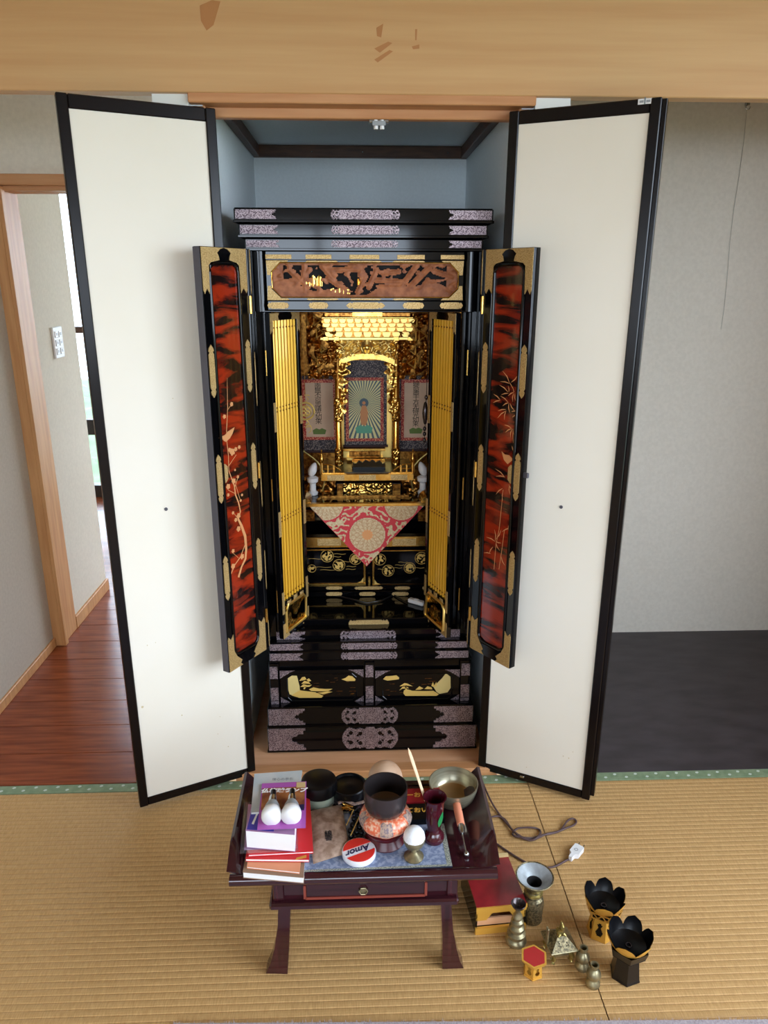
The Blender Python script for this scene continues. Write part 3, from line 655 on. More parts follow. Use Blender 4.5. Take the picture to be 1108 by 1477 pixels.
# posts with pierced plates
for a, b_ in ((389, 403), (526, 540), (663, 678)):
    xa, xb = onY(a, 985, DY).x, onY(b_, 985, DY).x
    p_ = obj('base_post', MB().box(xa, xb, DY - .006, DY + .02, Z0, Z1, .002), 'lacquer', altar)
    for q0, q1 in ((958, 975), (988, 1006), (1007, 1016)): obj('fitting', MB().relief(xa + .003, xb - .003, zY(q1, DY), zY(q0, DY), 10, 14, lambda u, v: .001 + eng(u, v), DY - .006, .001), 'silver_fit', p_)
def flat(parent, name, poly, Y, m_, proud=.0006): return obj(name, MB().prism([(onY(x, y, Y).x, onY(x, y, Y).z) for x, y in poly], Y - proud, Y), m_, parent)
def drawer(x0, x1, y0, y1, left):
    X0, X1, Z0, Z1 = pxb(x0, y0, x1, y1, DY)
    d = obj('drawer', MB().box(X0, X1, DY, DY + .03, Z0, Z1, .002), 'lacquer', altar)
    iy0, iy1 = y0 + 6, y1 - 6
    fx = (x0 + 11, x1 - 11)
    a, b_, c_, e = pxb(fx[0], iy0, fx[1], iy1, DY)
    obj('moulding', MB().tube([(a + .012, DY, c_), (b_ - .012, DY, c_), (b_, DY, c_ + .012), (b_, DY, e - .012), (b_ - .012, DY, e), (a + .012, DY, e), (a, DY, e - .012), (a, DY, c_ + .012), (a + .012, DY, c_)], .002, 6), 'lacquer', d)
    for sx in (0, 1):
        for sz in (0, 1):
            X = (X0, X1)[sx]; Z = (Z0, Z1)[sz]; dx = (1, -1)[sx]; dz = (1, -1)[sz]
            obj('corner_fitting', MB().prism([(X + dx * .001, Z + dz * .001), (X + dx * .045, Z + dz * .001), (X + dx * .030, Z + dz * .007), (X + dx * .022, Z + dz * .013), (X + dx * .012, Z + dz * .019), (X + dx * .001, Z + dz * .027)], DY - .0014, DY), 'silver_fit', d)
    return d
dl = drawer(404, 525, 966, 1016, True); dr = drawer(541, 663, 966, 1014, False)
S = 160 / 1108.
L_ = lambda pts: [(380 + x * S, 940 + y * S) for x, y in pts]
R_ = lambda pts: [(530 + x * S, 940 + y * S) for x, y in pts]
flat(dl, 'gilt_cliff', L_([(245, 265), (285, 238), (335, 240), (362, 345), (365, 420), (310, 440), (262, 425), (240, 350)]), DY, 'gold_pale')
flat(dl, 'gilt_shore', L_([(280, 435), (365, 385), (440, 395), (520, 405), (600, 440), (580, 458), (360, 460)]), DY - .0006, 'gold_paint')
flat(dl, 'gilt_island', L_([(780, 275), (820, 262), (850, 238), (890, 245), (920, 275), (915, 292), (830, 292)]), DY, 'gold_paint')
for pts in ([(360, 290), (385, 255), (415, 250), (430, 275), (400, 285)], [(380, 320), (410, 290), (450, 300), (470, 320), (420, 318)], [(430, 280), (455, 265), (478, 290), (450, 298)], [(370, 350), (400, 325), (440, 335), (485, 330), (460, 350), (410, 352)], [(410, 345), (430, 345), (412, 375), (400, 372)], [(455, 375), (500, 355), (560, 368), (620, 372), (690, 370), (650, 392), (560, 395), (480, 392)], [(540, 410), (640, 395), (690, 400), (600, 425)]): flat(dl, 'gilt_pine', L_(pts), DY - .0008, 'gold_paint')
flat(dr, 'gilt_cliff', R_([(690, 400), (660, 350), (745, 265), (785, 215), (830, 250), (832, 360), (800, 405), (720, 420)]), DY, 'gold_pale')
flat(dr, 'gilt_shore', R_([(360, 415), (365, 385), (400, 375), (450, 390), (560, 392), (660, 390), (715, 425), (690, 440), (380, 440)]), DY - .0006, 'gold_paint')
flat(dr, 'gilt_island', R_([(155, 275), (185, 245), (250, 240), (290, 235), (318, 258), (315, 275), (200, 288)]), DY, 'gold_paint')
for pts in ([(320, 345), (370, 312), (400, 318), (455, 345), (385, 335)], [(320, 385), (350, 350), (390, 345), (415, 365), (350, 368)], [(375, 345), (390, 345), (395, 380), (380, 382)], [(480, 380), (520, 345), (560, 365), (530, 378)], [(570, 372), (600, 345), (640, 355), (650, 375)], [(640, 340), (655, 300), (668, 335), (690, 300), (692, 345), (660, 352)]): flat(dr, 'gilt_pine', R_(pts), DY - .0008, 'gold_paint')
random.seed(5)
for d, fn in ((dl, L_), (dr, R_)):
    wv = MB()
    for k in range(16):
        x = random.uniform(480, 880) if d is dl else random.uniform(180, 640); y = random.uniform(260, 440); l_ = random.uniform(20, 70)
        q = fn([(x, y), (x + l_, y - 2), (x + l_, y + 1), (x, y + 2)]); wv.prism([(onY(a, b_, DY).x, onY(a, b_, DY).z) for a, b_ in q], DY - .0004, DY)
    obj('gilt_ripples', wv, 'gold_dark', d, kind='stuff')
# ---- outer folding doors
ZL0, ZL1 = .399, 1.424
def leaf_plate(pl, T, parent, poly, m_='gold_fit', v=.0014, name='fitting'):
    return obj(name, MB(T).prism(poly, -v, 0), m_, parent)
def outer_leaf(H, N, left):
    pl = Plane(H, N); L = pl.L; T = pl.T(); TH = .020
    d = obj('folding_door', MB(T).box(0, L, .004, TH, ZL0, ZL1, .001), ['lacquer'], altar, label='black lacquered folding door leaf with cloudy red panel')
    pu0, pu1, pz0, pz1 = .030, L - .026, ZL0 + .037, ZL1 - .034
    # frame standing proud of the panel
    obj('stile', MB(T).box(0, pu0 - .006, 0, .004, ZL0, ZL1, .001), 'lacquer', d); obj('stile', MB(T).box(pu1 + .006, L, 0, .004, ZL0, ZL1, .001), 'lacquer', d)
    obj('rail', MB(T).box(pu0 - .006, pu1 + .006, 0, .004, ZL0, pz0 - .006), 'lacquer', d); obj('rail', MB(T).box(pu0 - .006, pu1 + .006, 0, .004, pz1 + .006, ZL1), 'lacquer', d)
    rim = [(pu0, pz0 + .018), (pu0 + .005, pz0 + .006), (pu0 + .016, pz0), (pu1 - .016, pz0), (pu1 - .005, pz0 + .006), (pu1, pz0 + .018), (pu1, pz1 - .018), (pu1 - .005, pz1 - .006), (pu1 - .016, pz1), (pu0 + .016, pz1), (pu0 + .005, pz1 - .006), (pu0, pz1 - .018)]
    obj('moulding', MB().tube([pl.pt(u, z, -.001) for u, z in rim + rim[:1]], .0042, 8), 'lacquer', d, smooth=50)
    red = obj('red_panel', MB(T).prism(rim, .0025, .0045), 'red_panel', d, label='cloudy red and black lacquer panel with gold painting')
    # top plate, an arch over the panel with a black keyhole
    zt = ZL1 - .001; zl = ZL1 - .098
    for a, s_ in ((0.002, 1), (L - .002, -1)):
        w1 = (pu0 - .004) if s_ > 0 else (L - pu1 - .004)
        leaf_plate(pl, T, d, [(a, zt), (a, zl + .008), (a + s_ * .004, zl), (a + s_ * (w1 * .5), zl + .012), (a + s_ * (w1 - .003), zl), (a + s_ * (w1 - .001), zl + .06), (a + s_ * (w1 + .006), ZL1 - .032), (a + s_ * (L * .5 - .018), ZL1 - .027), (a + s_ * (L * .5 - .020), ZL1 - .018), (a + s_ * (L * .5 - .024), ZL1 - .012), (a + s_ * (L * .5 - .014), ZL1 - .004), (a + s_ * (L * .5 - .002), zt)])
        leaf_plate(pl, T, d, [(a, ZL0 + .001), (a + s_ * .050, ZL0 + .001), (a + s_ * .042, ZL0 + .009), (a + s_ * .048, ZL0 + .016), (a + s_ * (w1 + .008), ZL0 + .034), (a + s_ * (w1 - .001), ZL0 + .052), (a + s_ * (w1 - .001), ZL0 + .100), (a + s_ * (w1 * .5), ZL0 + .088), (a + s_ * .003, ZL0 + .098), (a, ZL0 + .090)], name='corner_fitting')
    for pxs, u in (([(303, 497, 575), (317, 655, 727), (329, 800, 866)] if left else [(753.5, 497, 575), (745.5, 653, 723), (738, 794, 860)], L - .0125), ([(349, 490, 568), (358, 640, 709), (367, 778, 842)] if left else [(697.5, 493, 567), (692.5, 640, 708), (688, 776, 840)], .0115)):
        for px, y0, y1 in pxs:
            z0, z1 = pl.uz(px, y1)[1], pl.uz(px, y0)[1]
            leaf_plate(pl, T, d, spindle_poly(u - .0085, u + .0085, z0, z1))
    # lock plate reaching over the panel
    c_ = pl.uz(323, 684) if left else pl.uz(735, 684)
    leaf_plate(pl, T, red, [(L - .02, c_[1] - .022), (L - .034, c_[1] - .022), (L - .042, c_[1] - .014), (L - .042, c_[1] + .016), (L - .034, c_[1] + .024), (L - .02, c_[1] + .024)], name='lock_plate', v=.0006)
    if left: obj('lit_edge', MB(T).box(L, L + .0008, .001, TH, ZL0 + .001, ZL1 - .001), 'edge_grey', d)  # grey colour stands for the light this black edge catches
    return pl, T, d, red
LH, LN, RH, RN = (-.272, .030), (-.352, -.094), (.282, .022), (.367, -.098)
plL, TL, dL, redL = outer_leaf(LH, LN, True)
plR, TR, dR, redR = outer_leaf(RH, RN, False)
def stroke(pl, pts, ws):
    """flat painted stroke through pixel points, widths in metres"""
    uz = [pl.uz(*p) for p in pts]; n = len(uz); left, right = [], []
    for i, (u, z) in enumerate(uz):
        a, b_ = uz[max(0, i - 1)], uz[min(n - 1, i + 1)]; dx, dz = b_[0] - a[0], b_[1] - a[1]; l_ = math.hypot(dx, dz) or 1
        w_ = (ws[i] if isinstance(ws, (list, tuple)) else ws) / 2
        left.append((u - dz / l_ * w_, z + dx / l_ * w_)); right.append((u + dz / l_ * w_, z - dx / l_ * w_))
    return left, right
def paint_stroke(pl, T, parent, pts, ws, m_='copper_paint', name='painted_branch', y=.0024):
    l_, r_ = stroke(pl, pts, ws); mb = MB(T); n = len(l_)
    mb.add([(u, y - .0006, z) for u, z in l_] + [(u, y - .0006, z) for u, z in r_] , [(i, i + 1, n + i + 1, n + i) for i in range(n - 1)])
    return obj(name, mb, m_, parent)
def blossom(pl, T, parent, px, py, r_px, m_='copper_paint'):
    u, z = pl.uz(px, py); r_ = r_px * .00185
    pts = []
    for k in range(20): a = k * math.pi / 10; rr = r_ * (.72 + .28 * abs(math.cos(a * 2.5))); pts.append((u + rr * math.cos(a), z + rr * math.sin(a)))
    obj('painted_blossom', MB(T).prism(pts, .0014, .0024), m_, parent)
def lm(T, a): return a
br = [(328.7, 545), (328.7, 560), (329.3, 588), (327.7, 622), (328.2, 638), (330.4, 657), (331, 679), (335.2, 691), (339, 701), (340.6, 714), (345, 725), (347.7, 738), (344.5, 748.7), (349.3, 758.5), (354.5, 773.6), (356, 792), (355, 806), (349.3, 818), (345, 833)]
paint_stroke(plL, TL, redL, br, [.0008, .0012, .002, .002, .002, .002, .0022, .003, .004, .004, .004, .004, .006, .008, .009, .008, .007, .006, .007])
for pts, ws in (([(329.5, 591), (335, 583)], .0015), ([(331, 672), (341.7, 656)], .0015), ([(338.5, 706), (344, 689)], .002), ([(355, 784), (348, 803), (339.6, 815), (332, 833)], [.002, .003, .003, .004]), ([(344, 748), (337, 739)], .0015), ([(340, 712), (330, 707)], .0012), ([(345, 805), (336, 797)], .001), ([(341, 700), (347, 720)], .0015)): paint_stroke(plL, TL, redL, pts, ws)
for x, y, r_ in ((335, 583, 3), (324.5, 601, 3), (336, 652, 5), (341, 648, 3), (332, 649, 3), (346, 645, 2.6), (330, 702, 4), (338, 694, 4), (344, 688, 2.4), (340, 678, 1.6), (330, 714, 2.4), (337, 740, 2.4), (345, 744, 4), (341, 750, 3), (345, 763, 4), (337, 795, 3), (350, 803, 4), (337, 817, 4), (348, 722, 2), (350, 714, 2)): blossom(plL, TL, redL, x, y, r_)
def poly_px(pl, T, parent, pts, m_, name): return obj(name, MB(T).prism([pl.uz(x, y) for x, y in pts], .0012, .0024), m_, parent)
poly_px(plL, TL, redL, [(280 + x / 9.233, 560 + y / 9.233) for x, y in [(340, 660), (420, 622), (460, 575), (545, 520), (520, 600), (482, 668), (430, 715), (402, 700), (395, 684), (345, 690)]], 'copper_paint', 'painted_bird')
A_ = lambda x, y: (670 + x / 9.233, 530 + y / 9.233)
B_ = lambda x, y: (640 + x / 4.615, 660 + y / 4.615)
def bleaf(p, q):
    m_ = ((p[0] + q[0]) / 2, (p[1] + q[1]) / 2); dx, dy = q[0] - p[0], q[1] - p[1]; k = .08
    m_ = (m_[0] + dy * k, m_[1] - dx * k)
    paint_stroke(plR, TR, redR, [p, ((p[0] + m_[0]) / 2, (p[1] + m_[1]) / 2), m_, ((q[0] + m_[0]) / 2, (q[1] + m_[1]) / 2), q], [.0004, .0016, .0026, .002, .0005], name='painted_bamboo_leaf')
for a in [(500, 45, 595, 210), (700, 110, 615, 200), (470, 190, 595, 215), (460, 235, 575, 330), (575, 245, 585, 330), (485, 365, 580, 345), (575, 380, 650, 330), (635, 460, 650, 340), (680, 460, 665, 345), (380, 355, 470, 435), (375, 470, 470, 440), (470, 380, 575, 465), (500, 515, 580, 470), (600, 610, 585, 475), (655, 570, 600, 475), (440, 580, 545, 560), (435, 675, 545, 580), (525, 700, 550, 575), (620, 590, 700, 585), (630, 665, 700, 625), (525, 765, 620, 810), (540, 865, 620, 815), (605, 935, 630, 815), (660, 920, 640, 815), (665, 1140, 625, 1045)]: bleaf(A_(a[0], a[1]), A_(a[2], a[3]))
for a in [(340, 75, 405, 135), (345, 125, 405, 130), (345, 245, 390, 205), (390, 290, 395, 215), (440, 250, 435, 180), (460, 220, 430, 180), (280, 530, 340, 560), (335, 480, 340, 560), (380, 480, 345, 545), (380, 570, 345, 560), (370, 620, 345, 570), (300, 640, 325, 595), (265, 635, 310, 640), (385, 495, 440, 470), (430, 510, 440, 420), (405, 720, 380, 660)]: bleaf(B_(a[0], a[1]), B_(a[2], a[3]))
for pts in ([B_(392, 215), B_(382, 330), B_(366, 480), B_(345, 580), B_(332, 745)], [B_(402, 480), B_(385, 610), B_(365, 745)], [A_(600, 210), A_(640, 280), A_(655, 330)], [A_(640, 820), A_(640, 950), A_(655, 1120)]): paint_stroke(plR, TR, redR, pts, .0016, name='painted_bamboo_stem')
poly_px(plR, TR, redR, [A_(*p) for p in [(490, 1120), (530, 1160), (590, 1170), (630, 1215), (670, 1208), (668, 1230), (620, 1245), (570, 1290), (520, 1230)]], 'copper_paint', 'painted_bird')
# lock bolt sticking out of the right leaf's edge
c_ = plR.uz(772, 691); p0 = plR.pt(plR.L, c_[1], -.008); obj('bolt', MB(TR).box(plR.L + .0, plR.L + .014, .006, .013, c_[1] - .006, c_[1] + .006, .001), 'edge_grey', dR)
# second leaves, edge-on, folded back to the body
for A, Bp, lab in (((-.283, .150), (-.276, .034), 1), ((.295, .150), (.287, .026), 0)):
    pl = Plane(A, Bp); T = pl.T()
    d2 = obj('folding_door', MB(T).box(0, pl.L, -.008, .012, ZL0, ZL1, .002), 'lacquer', altar)
    obj('stile', MB(T).box(pl.L - .022, pl.L, -.0105, -.008, ZL0, ZL1, .001), 'lacquer', d2); obj('stile', MB(T).box(0, .022, -.0105, -.008, ZL0, ZL1, .001), 'lacquer', d2)
    for z0, z1 in ((ZL1 - .10, ZL1 - .001), (1.06, 1.19), (.80, .92), (.57, .68), (ZL0 + .001, ZL0 + .08)): obj('fitting', MB(T).prism(spindle_poly(pl.L - .019, pl.L - .004, z0, z1), -.0115, -.0105), 'gold_fit', d2)
    for zz in (.50, .90, 1.30): obj('hinge', MB().lathe([(.004, zz - .02), (.004, zz + .02)], pl.pt(pl.L + .002, 0, .008).x, pl.pt(pl.L + .002, 0, .008).y, 0, 10), 'gold', d2, smooth=40)
# ---- inner lattice doors
GZ0, GZ1 = .398, ZB - .001
def lattice(A, Bp, left):
    pl = Plane(A, Bp); L = pl.L; T = pl.T(); W = .013
    d = obj('lattice_door', MB(T).box(0, W, 0, .014, GZ0, GZ1, .001).box(L - W, L, 0, .014, GZ0, GZ1, .001).box(W, L - W, 0, .014, GZ0, GZ0 + .012).box(W, L - W, 0, .014, GZ0 + .098, GZ0 + .110).box(W, L - W, 0, .014, GZ1 - .018, GZ1).box(W, L - W, .010, .013, GZ0 + .11, GZ1 - .018), 'lacquer', altar, label='inner folding door of gold slats in a black frame')
    n = 8; sw_ = (L - 2 * W) / n; src = None
    for i in range(n):
        u = W + (i + .5) * sw_
        sb = MB(T).prism([(u - sw_ * .40, .0095), (u - sw_ * .34, .0045), (u, .0018), (u + sw_ * .34, .0045), (u + sw_ * .40, .0095)], GZ0 + .111, GZ1 - .019, lambda x, y, z: (x, z, y))
        obj('slat', sb, 'gold_slat', d)
    for zz in (GZ1 - .036, 1.045, 1.035, .75, .74, GZ0 + .125):
        kb = MB(T)
        for i in range(n): u = W + (i + .5) * sw_; kb.box(u - .0018, u + .0018, .0004, .003, zz - .0016, zz + .0016)
        obj('thread_knots', kb, 'gold_dark', d)
    def plt(poly, nm='fitting'): obj(nm, MB(T).prism(poly, -.0012, 0), 'gold_fit', d)
    for a, s_ in ((0.0008, 1), (L - .0008, -1)):
        plt([(a, GZ1 - .001), (a, GZ1 - .050), (a + s_ * (W * .5), GZ1 - .042), (a + s_ * (W - .001), GZ1 - .050), (a + s_ * (W - .001), GZ1 - .018), (a + s_ * .040, GZ1 - .018), (a + s_ * .036, GZ1 - .009), (a + s_ * .042, GZ1 - .001)])
        for z0, z1 in ((.985, 1.06), (.70, .77), (GZ0 + .075, GZ0 + .14)): plt([(a, z0), (a + s_ * (W - .002), z0), (a + s_ * (W - .002), z1), (a, z1)])
        plt([(a, GZ0 + .001), (a + s_ * .034, GZ0 + .001), (a + s_ * .028, GZ0 + .010), (a + s_ * (W - .001), GZ0 + .012), (a + s_ * (W - .001), GZ0 + .045), (a, GZ0 + .045)])
    # gold openwork panel at the foot
    u0, u1, z0, z1 = W + .004, L - W - .004, GZ0 + .016, GZ0 + .094; c8 = .014
    ring = [(u0, z0), (u1, z0), (u1, z1 - c8), (u1 - c8, z1), (u0 + c8, z1), (u0, z1 - c8)]
    obj('panel_rim', MB().tube([pl.pt(u, z, .001) for u, z in ring + ring[:1]], .0045, 6), 'gold_leaf', d, smooth=60)
    obj('openwork', MB(T).relief(u0 + .002, u1 - .002, z0 + .002, z1 - .002, 30, 24, lambda u, v: (.003 + .003 * nz3(u * 90, v * 90)) if nz3(u * 42 + (3 if left else 9), v * 42, 1.3) > -.12 else None, .006, .003), 'gold', d)
    for uu, zz in ((u0 + .02, z1 + .006), ((u0 + u1) / 2, z1 + .010), (u1 - .02, z1 + .006)): obj('boss', MB(T).relief(uu - .010, uu + .010, zz - .006, zz + .006, 12, 8, lambda u, v: .0035 - 20 * ((u - uu) ** 2 + (v - zz) ** 2), .001, .002), 'gold_fit', d)
lattice((-.231, .086), (-.168, .214), True)
lattice((.225, .080), (.173, .214), False)
# hidden partner leaves of the lattice doors
for A, Bp in (((-.246, .232), (-.238, .096)), ((.242, .232), (.233, .092))):
    pl = Plane(A, Bp); obj('lattice_door', MB(pl.T()).box(0, pl.L, -.006, .006, GZ0, GZ1, .002), 'lacquer', altar)
# ================================================================== INSIDE THE ALTAR
def bpx(name, x0, y0, x1, y1, Y, depth, m_, parent=None, c=.001, **kw):
    X0, X1, Z0, Z1 = pxb(x0, y0, x1, y1, Y); return obj(name, MB().box(X0, X1, Y, Y + depth, Z0, Z1, c), m_, parent or altar, **kw)
# lower cabinet with two medallion panels
LY = .375
bpx('lower_cabinet', 432, 792, 626, 862, LY + .004, .20, 'lacquer')
gr = bpx('gilt_rail', 432, 774.5, 626, 789, LY - .006, .03, 'gold')
for a, b_ in ((458, 492), (566, 600)):
    X0, X1, Z0, Z1 = pxb(a, 777, b_, 786.5, LY - .006); obj('engraved_plate', MB().relief(X0, X1, Z0, Z1, 40, 10, lambda u, v: .0008 + eng(u, v, 320, .0012), LY - .006, .0006), 'gold_fit', gr)
bpx('black_rail', 432, 789.5, 626, 792.5, LY - .002, .02, 'lacquer')  # black lacquer strip between the gilt rail and the panels
def medallion_panel(x0, x1, y0, y1, meds, waves):
    X0, X1, Z0, Z1 = pxb(x0, y0, x1, y1, LY)
    p = obj('cabinet_panel', MB().box(X0, X1, LY, LY + .01, Z0, Z1), 'lacquer', altar)
    rim = MB(); w_ = .007
    rim.box(X0, X1, LY - .004, LY, Z0, Z0 + w_, .001).box(X0, X1, LY - .004, LY, Z1 - .004, Z1, .001).box(X0, X0 + w_, LY - .004, LY, Z0 + w_, Z1 - .004, .001).box(X1 - w_, X1, LY - .004, LY, Z0 + w_, Z1 - .004, .001)
    obj('gilt_rim', rim, 'gold', p)
    for sx in (0, 1): X = (X0 + w_, X1 - w_)[sx]; d_ = (1, -1)[sx]; obj('gilt_corner', MB().prism([(X, Z0 + w_), (X + d_ * .018, Z0 + w_), (X + d_ * .008, Z0 + w_ + .004), (X + d_ * .003, Z0 + w_ + .012), (X, Z0 + w_ + .016)], LY - .0012, LY), 'gold_paint', p)
    for px, py, r_ in meds:
        c_ = onY(px, py, LY); R = r_ * .00207
        m_ = obj('medallion', MB().torus((c_.x, LY - .0006, c_.z), R, .0011, 26, 6, 'y'), 'gold_paint', p, smooth=60)
        obj('medallion_flower', MB().relief(c_.x - R * .8, c_.x + R * .8, c_.z - R * .8, c_.z + R * .8, 16, 16, lambda u, v: (.0008 if math.hypot(u - c_.x, v - c_.z) < R * .78 and nz3(u * 130 + px, v * 130, 4) > -.08 else None), LY - .0002, .0004), 'gold_paint', m_)
    for xa, xb, y in waves:
        a, b_ = onY(xa, y, LY), onY(xb, y, LY); obj('gilt_mist', MB().tube([(a.x + (b_.x - a.x) * t, LY - .0003, a.z + (b_.z - a.z) * t + .0012 * math.sin(t * 7)) for t in (0, .2, .4, .6, .8, 1)], .0006, 5), 'gold_paint', p)
medallion_panel(434, 527.5, 792, 843.5, [(472, 802, 9.5), (489, 815, 9), (450, 820, 6), (513, 806, 9)], [(482, 499, 799), (480, 492, 803), (500, 514, 817), (499, 513, 821), (455, 478, 818), (462, 485, 822), (494, 506, 810), (444, 470, 806)])
medallion_panel(537, 624, 793, 845, [(608, 805, 9.5), (591, 819, 8.5), (560, 823, 9), (548, 807, 9)], [(570, 583, 815), (568, 580, 819), (596, 612, 819), (575, 588, 811), (545, 556, 821), (612, 622, 813)])
# skirting rails with gold plates
for y0, y1, Y, plates in ((845, 851, LY - .012, ((470, 494), (511, 553), (569, 592), (609, 622))), (853, 860, LY - .02, ((470, 494), (518, 542), (565, 590)))):
    r_ = bpx('skirting_rail', 432, y0, 626, y1, Y, .03, 'lacquer')
    for a, b_ in plates:
        X0, X1, Z0, Z1 = pxb(a, y0 + .8, b_, y1 - .8, Y); obj('fitting', MB().prism(spindle_poly(X0, X1, Z0, Z1, True), Y - .0012, Y), 'gold_fit', r_)
bpx('skirting_rail', 531, 832, 534.5, 849, LY - .013, .006, 'gold')
# recess and offering shelf above
bpx('recess_back', 432, 730, 626, 776, .47, .02, 'lacquer')
for px in (447, 610): bpx('recess_bracket', px - 7, 738, px + 7, 752, .40, .02, 'gold_dark')
TS = zY(727, .33)                                   # height of the offering shelf
xa, xb = onY(441, 722, .33).x, onY(614, 722, .33).x
tb = obj('offering_shelf', MB().box(xa, xb, .33, .52, TS - .010, TS, .002), 'lacquer', altar)
obj('gilt_edge', MB().box(xa - .002, xb + .002, .318, .331, TS - .004, TS + .006, .001), 'gold', tb)
obj('gilt_tray_rim', MB().box(xa + .045, xb - .045, .40, .404, TS, TS + .006).box(xa + .045, xa + .049, .404, .47, TS, TS + .006).box(xb - .049, xb - .045, .404, .47, TS, TS + .006), 'gold_dark', tb)
for sx, X in ((-1, xa), (1, xb)):
    obj('curled_end', MB().prism([(X - sx * .016, TS), (X, TS), (X + sx * .004, TS + .018), (X + sx * .001, TS + .022), (X - sx * .012, TS + .012)], .33, .40), 'gold', tb)
# carved panel beneath the dais
CY = .455
bpx('dais_front', 484, 696, 580, 714, CY + .004, .10, 'lacquer')
X0, X1, Z0, Z1 = pxb(496, 697, 565, 712, CY)
obj('dais_carving', MB().relief(X0, X1, Z0, Z1, 70, 16, lambda u, v: .002 + .006 * max(0, ridge(u * 55, v * 55, 5.2) - .2) + .003 * nz3(u * 160, v * 160, 2), CY, .004), 'gold', altar, smooth=70, kind='stuff')
for a, b_ in ((486, 495), (566, 578)): bpx('dais_side', a, 698, b_, 713, CY, .01, 'gold_dark')
# dais with gilt edge and corner balustrades
DYY = .42
DS = zY(683.5, DYY)
xa, xb = onY(463, 688, DYY).x, onY(597, 688, DYY).x
ds = obj('dais', MB().box(xa, xb, DYY, BACK - .013, zY(694, DYY), DS, .002), 'gold', altar)
for t in (.16, .5, .84):
    X = xa + (xb - xa) * t; obj('engraved_plate', MB().relief(X - .026, X + .026, zY(692.5, DYY), zY(685, DYY), 26, 6, lambda u, v: .0006 + eng(u, v, 320, .001), DYY, .0005), 'gold_fit', ds)
obj('dais_top', MB().box(xa + .002, xb - .002, DYY + .012, BACK - .014, DS, DS + .002), 'lacquer_satin', ds)
for sx in (-1, 1):
    X = xa if sx < 0 else xb; f = lambda t: X - sx * t
    b_ = obj('balustrade', MB().box(f(0), f(.073), DYY + .004, DYY + .014, DS, DS + .004, .001).box(f(.004), f(.078), DYY - .001, DYY + .018, DS - .002, DS + .001), 'gold', altar)
    top = [(f(.006), DYY + .009, DS + .028)] + [(f(.012 + .05 * t), DYY + .009, DS + .028 - .024 * max(0, t - .3) ** 1.4 * 1.4) for t in (.2, .4, .6, .8, 1.0)]
    obj('handrail', MB().tube(top, .0022, 6), 'gold', b_); obj('midrail', MB().tube([(f(.006), DYY + .009, DS + .014), (f(.045), DYY + .009, DS + .014)], .0018, 6), 'gold', b_)
    for t in (.022, .040): obj('baluster', MB().box(f(t) - .0022, f(t) + .0022, DYY + .007, DYY + .011, DS + .003, DS + .026), 'gold', b_)
    obj('newel', MB().lathe([(.006, 0), (.006, .034), (.004, .036), (.007, .042), (.006, .050), (.002, .058), (.0015, .066), (.003, .070), (0, .078)], f(.003), DYY + .009, DS, 14), 'gold', b_, smooth=40)
# side shelves with dark cut flowers carving
for x0, x1 in ((436, 484), (579, 624)):
    X0, X1, Z0, Z1 = pxb(x0, 690, x1, 716, .46)
    obj('side_carving', MB().relief(X0, X1, Z0, Z1, 40, 24, lambda u, v: .004 + .008 * nz3(u * 60, v * 60, 7) if nz3(u * 70, v * 70, 1) > -.1 else None, .47, .006), 'gold_dark', altar, smooth=70, kind='stuff')
# columns of the pavilion
PYC = .535
CZ0, CZ1 = DS + .002, zY(489, PYC)
def column(px_b, px_t, prof_r=.0098):
    xb_, xt_ = onY(px_b, 660, PYC).x, onY(px_t, 500, PYC).x; X = (xb_ + xt_) / 2; H_ = CZ1 - CZ0
    c_ = obj('column', MB().lathe([(.013, 0), (.013, .006), (prof_r, .010), (prof_r, H_ - .03), (.011, H_ - .028), (.011, H_)], X, PYC, CZ0, 20), 'gold', altar, smooth=40)
    for z0, z1 in ((.0, .055), (.14, .215), (H_ - .06, H_ - .002)):
        mb = MB(); R = prof_r + .0015; V = []; Fs = []; nu, nv = 22, 20
        for i in range(nu):
            for j in range(nv + 1):
                a = 6.2832 * i / nu; z = z0 + (z1 - z0) * j / nv; r_ = R + .0035 * max(0, ridge(a * 2.2, z * 120, X * 40)) * (1 if 0 < j < nv else 0); V.append((X + r_ * math.cos(a), PYC + r_ * math.sin(a), CZ0 + z))
        for i in range(nu):
            for j in range(nv): i2 = (i + 1) % nu; Fs.append((i * (nv + 1) + j, i2 * (nv + 1) + j, i2 * (nv + 1) + j + 1, i * (nv + 1) + j + 1))
        obj('column_carving', mb.add(V, Fs), 'gold', c_)
    return X
xc0 = column(489, 486.5); xc1 = column(571.5, 571.5)
# carved dragons/leaf brackets flanking the columns
for px, sx in ((497, 1), (563, -1)):
    for y0, y1, w_ in ((523, 560, 9), (560, 600, 5)):
        X0, X1, Z0, Z1 = pxb(px - w_ - (0 if sx > 0 else 0), y0, px + w_, y1, PYC - .01)
        obj('bracket_carving', MB().relief(X0, X1, Z0, Z1, 18, 34, lambda u, v: (.004 + .006 * nz3(u * 70, v * 70, 3)) if ((u - X0) if sx > 0 else (X1 - u)) < (X1 - X0) * (.45 + .5 * (v - Z0) / (Z1 - Z0) + .25 * math.sin(v * 210)) else None, PYC - .006, .006), 'gold', altar, smooth=70)
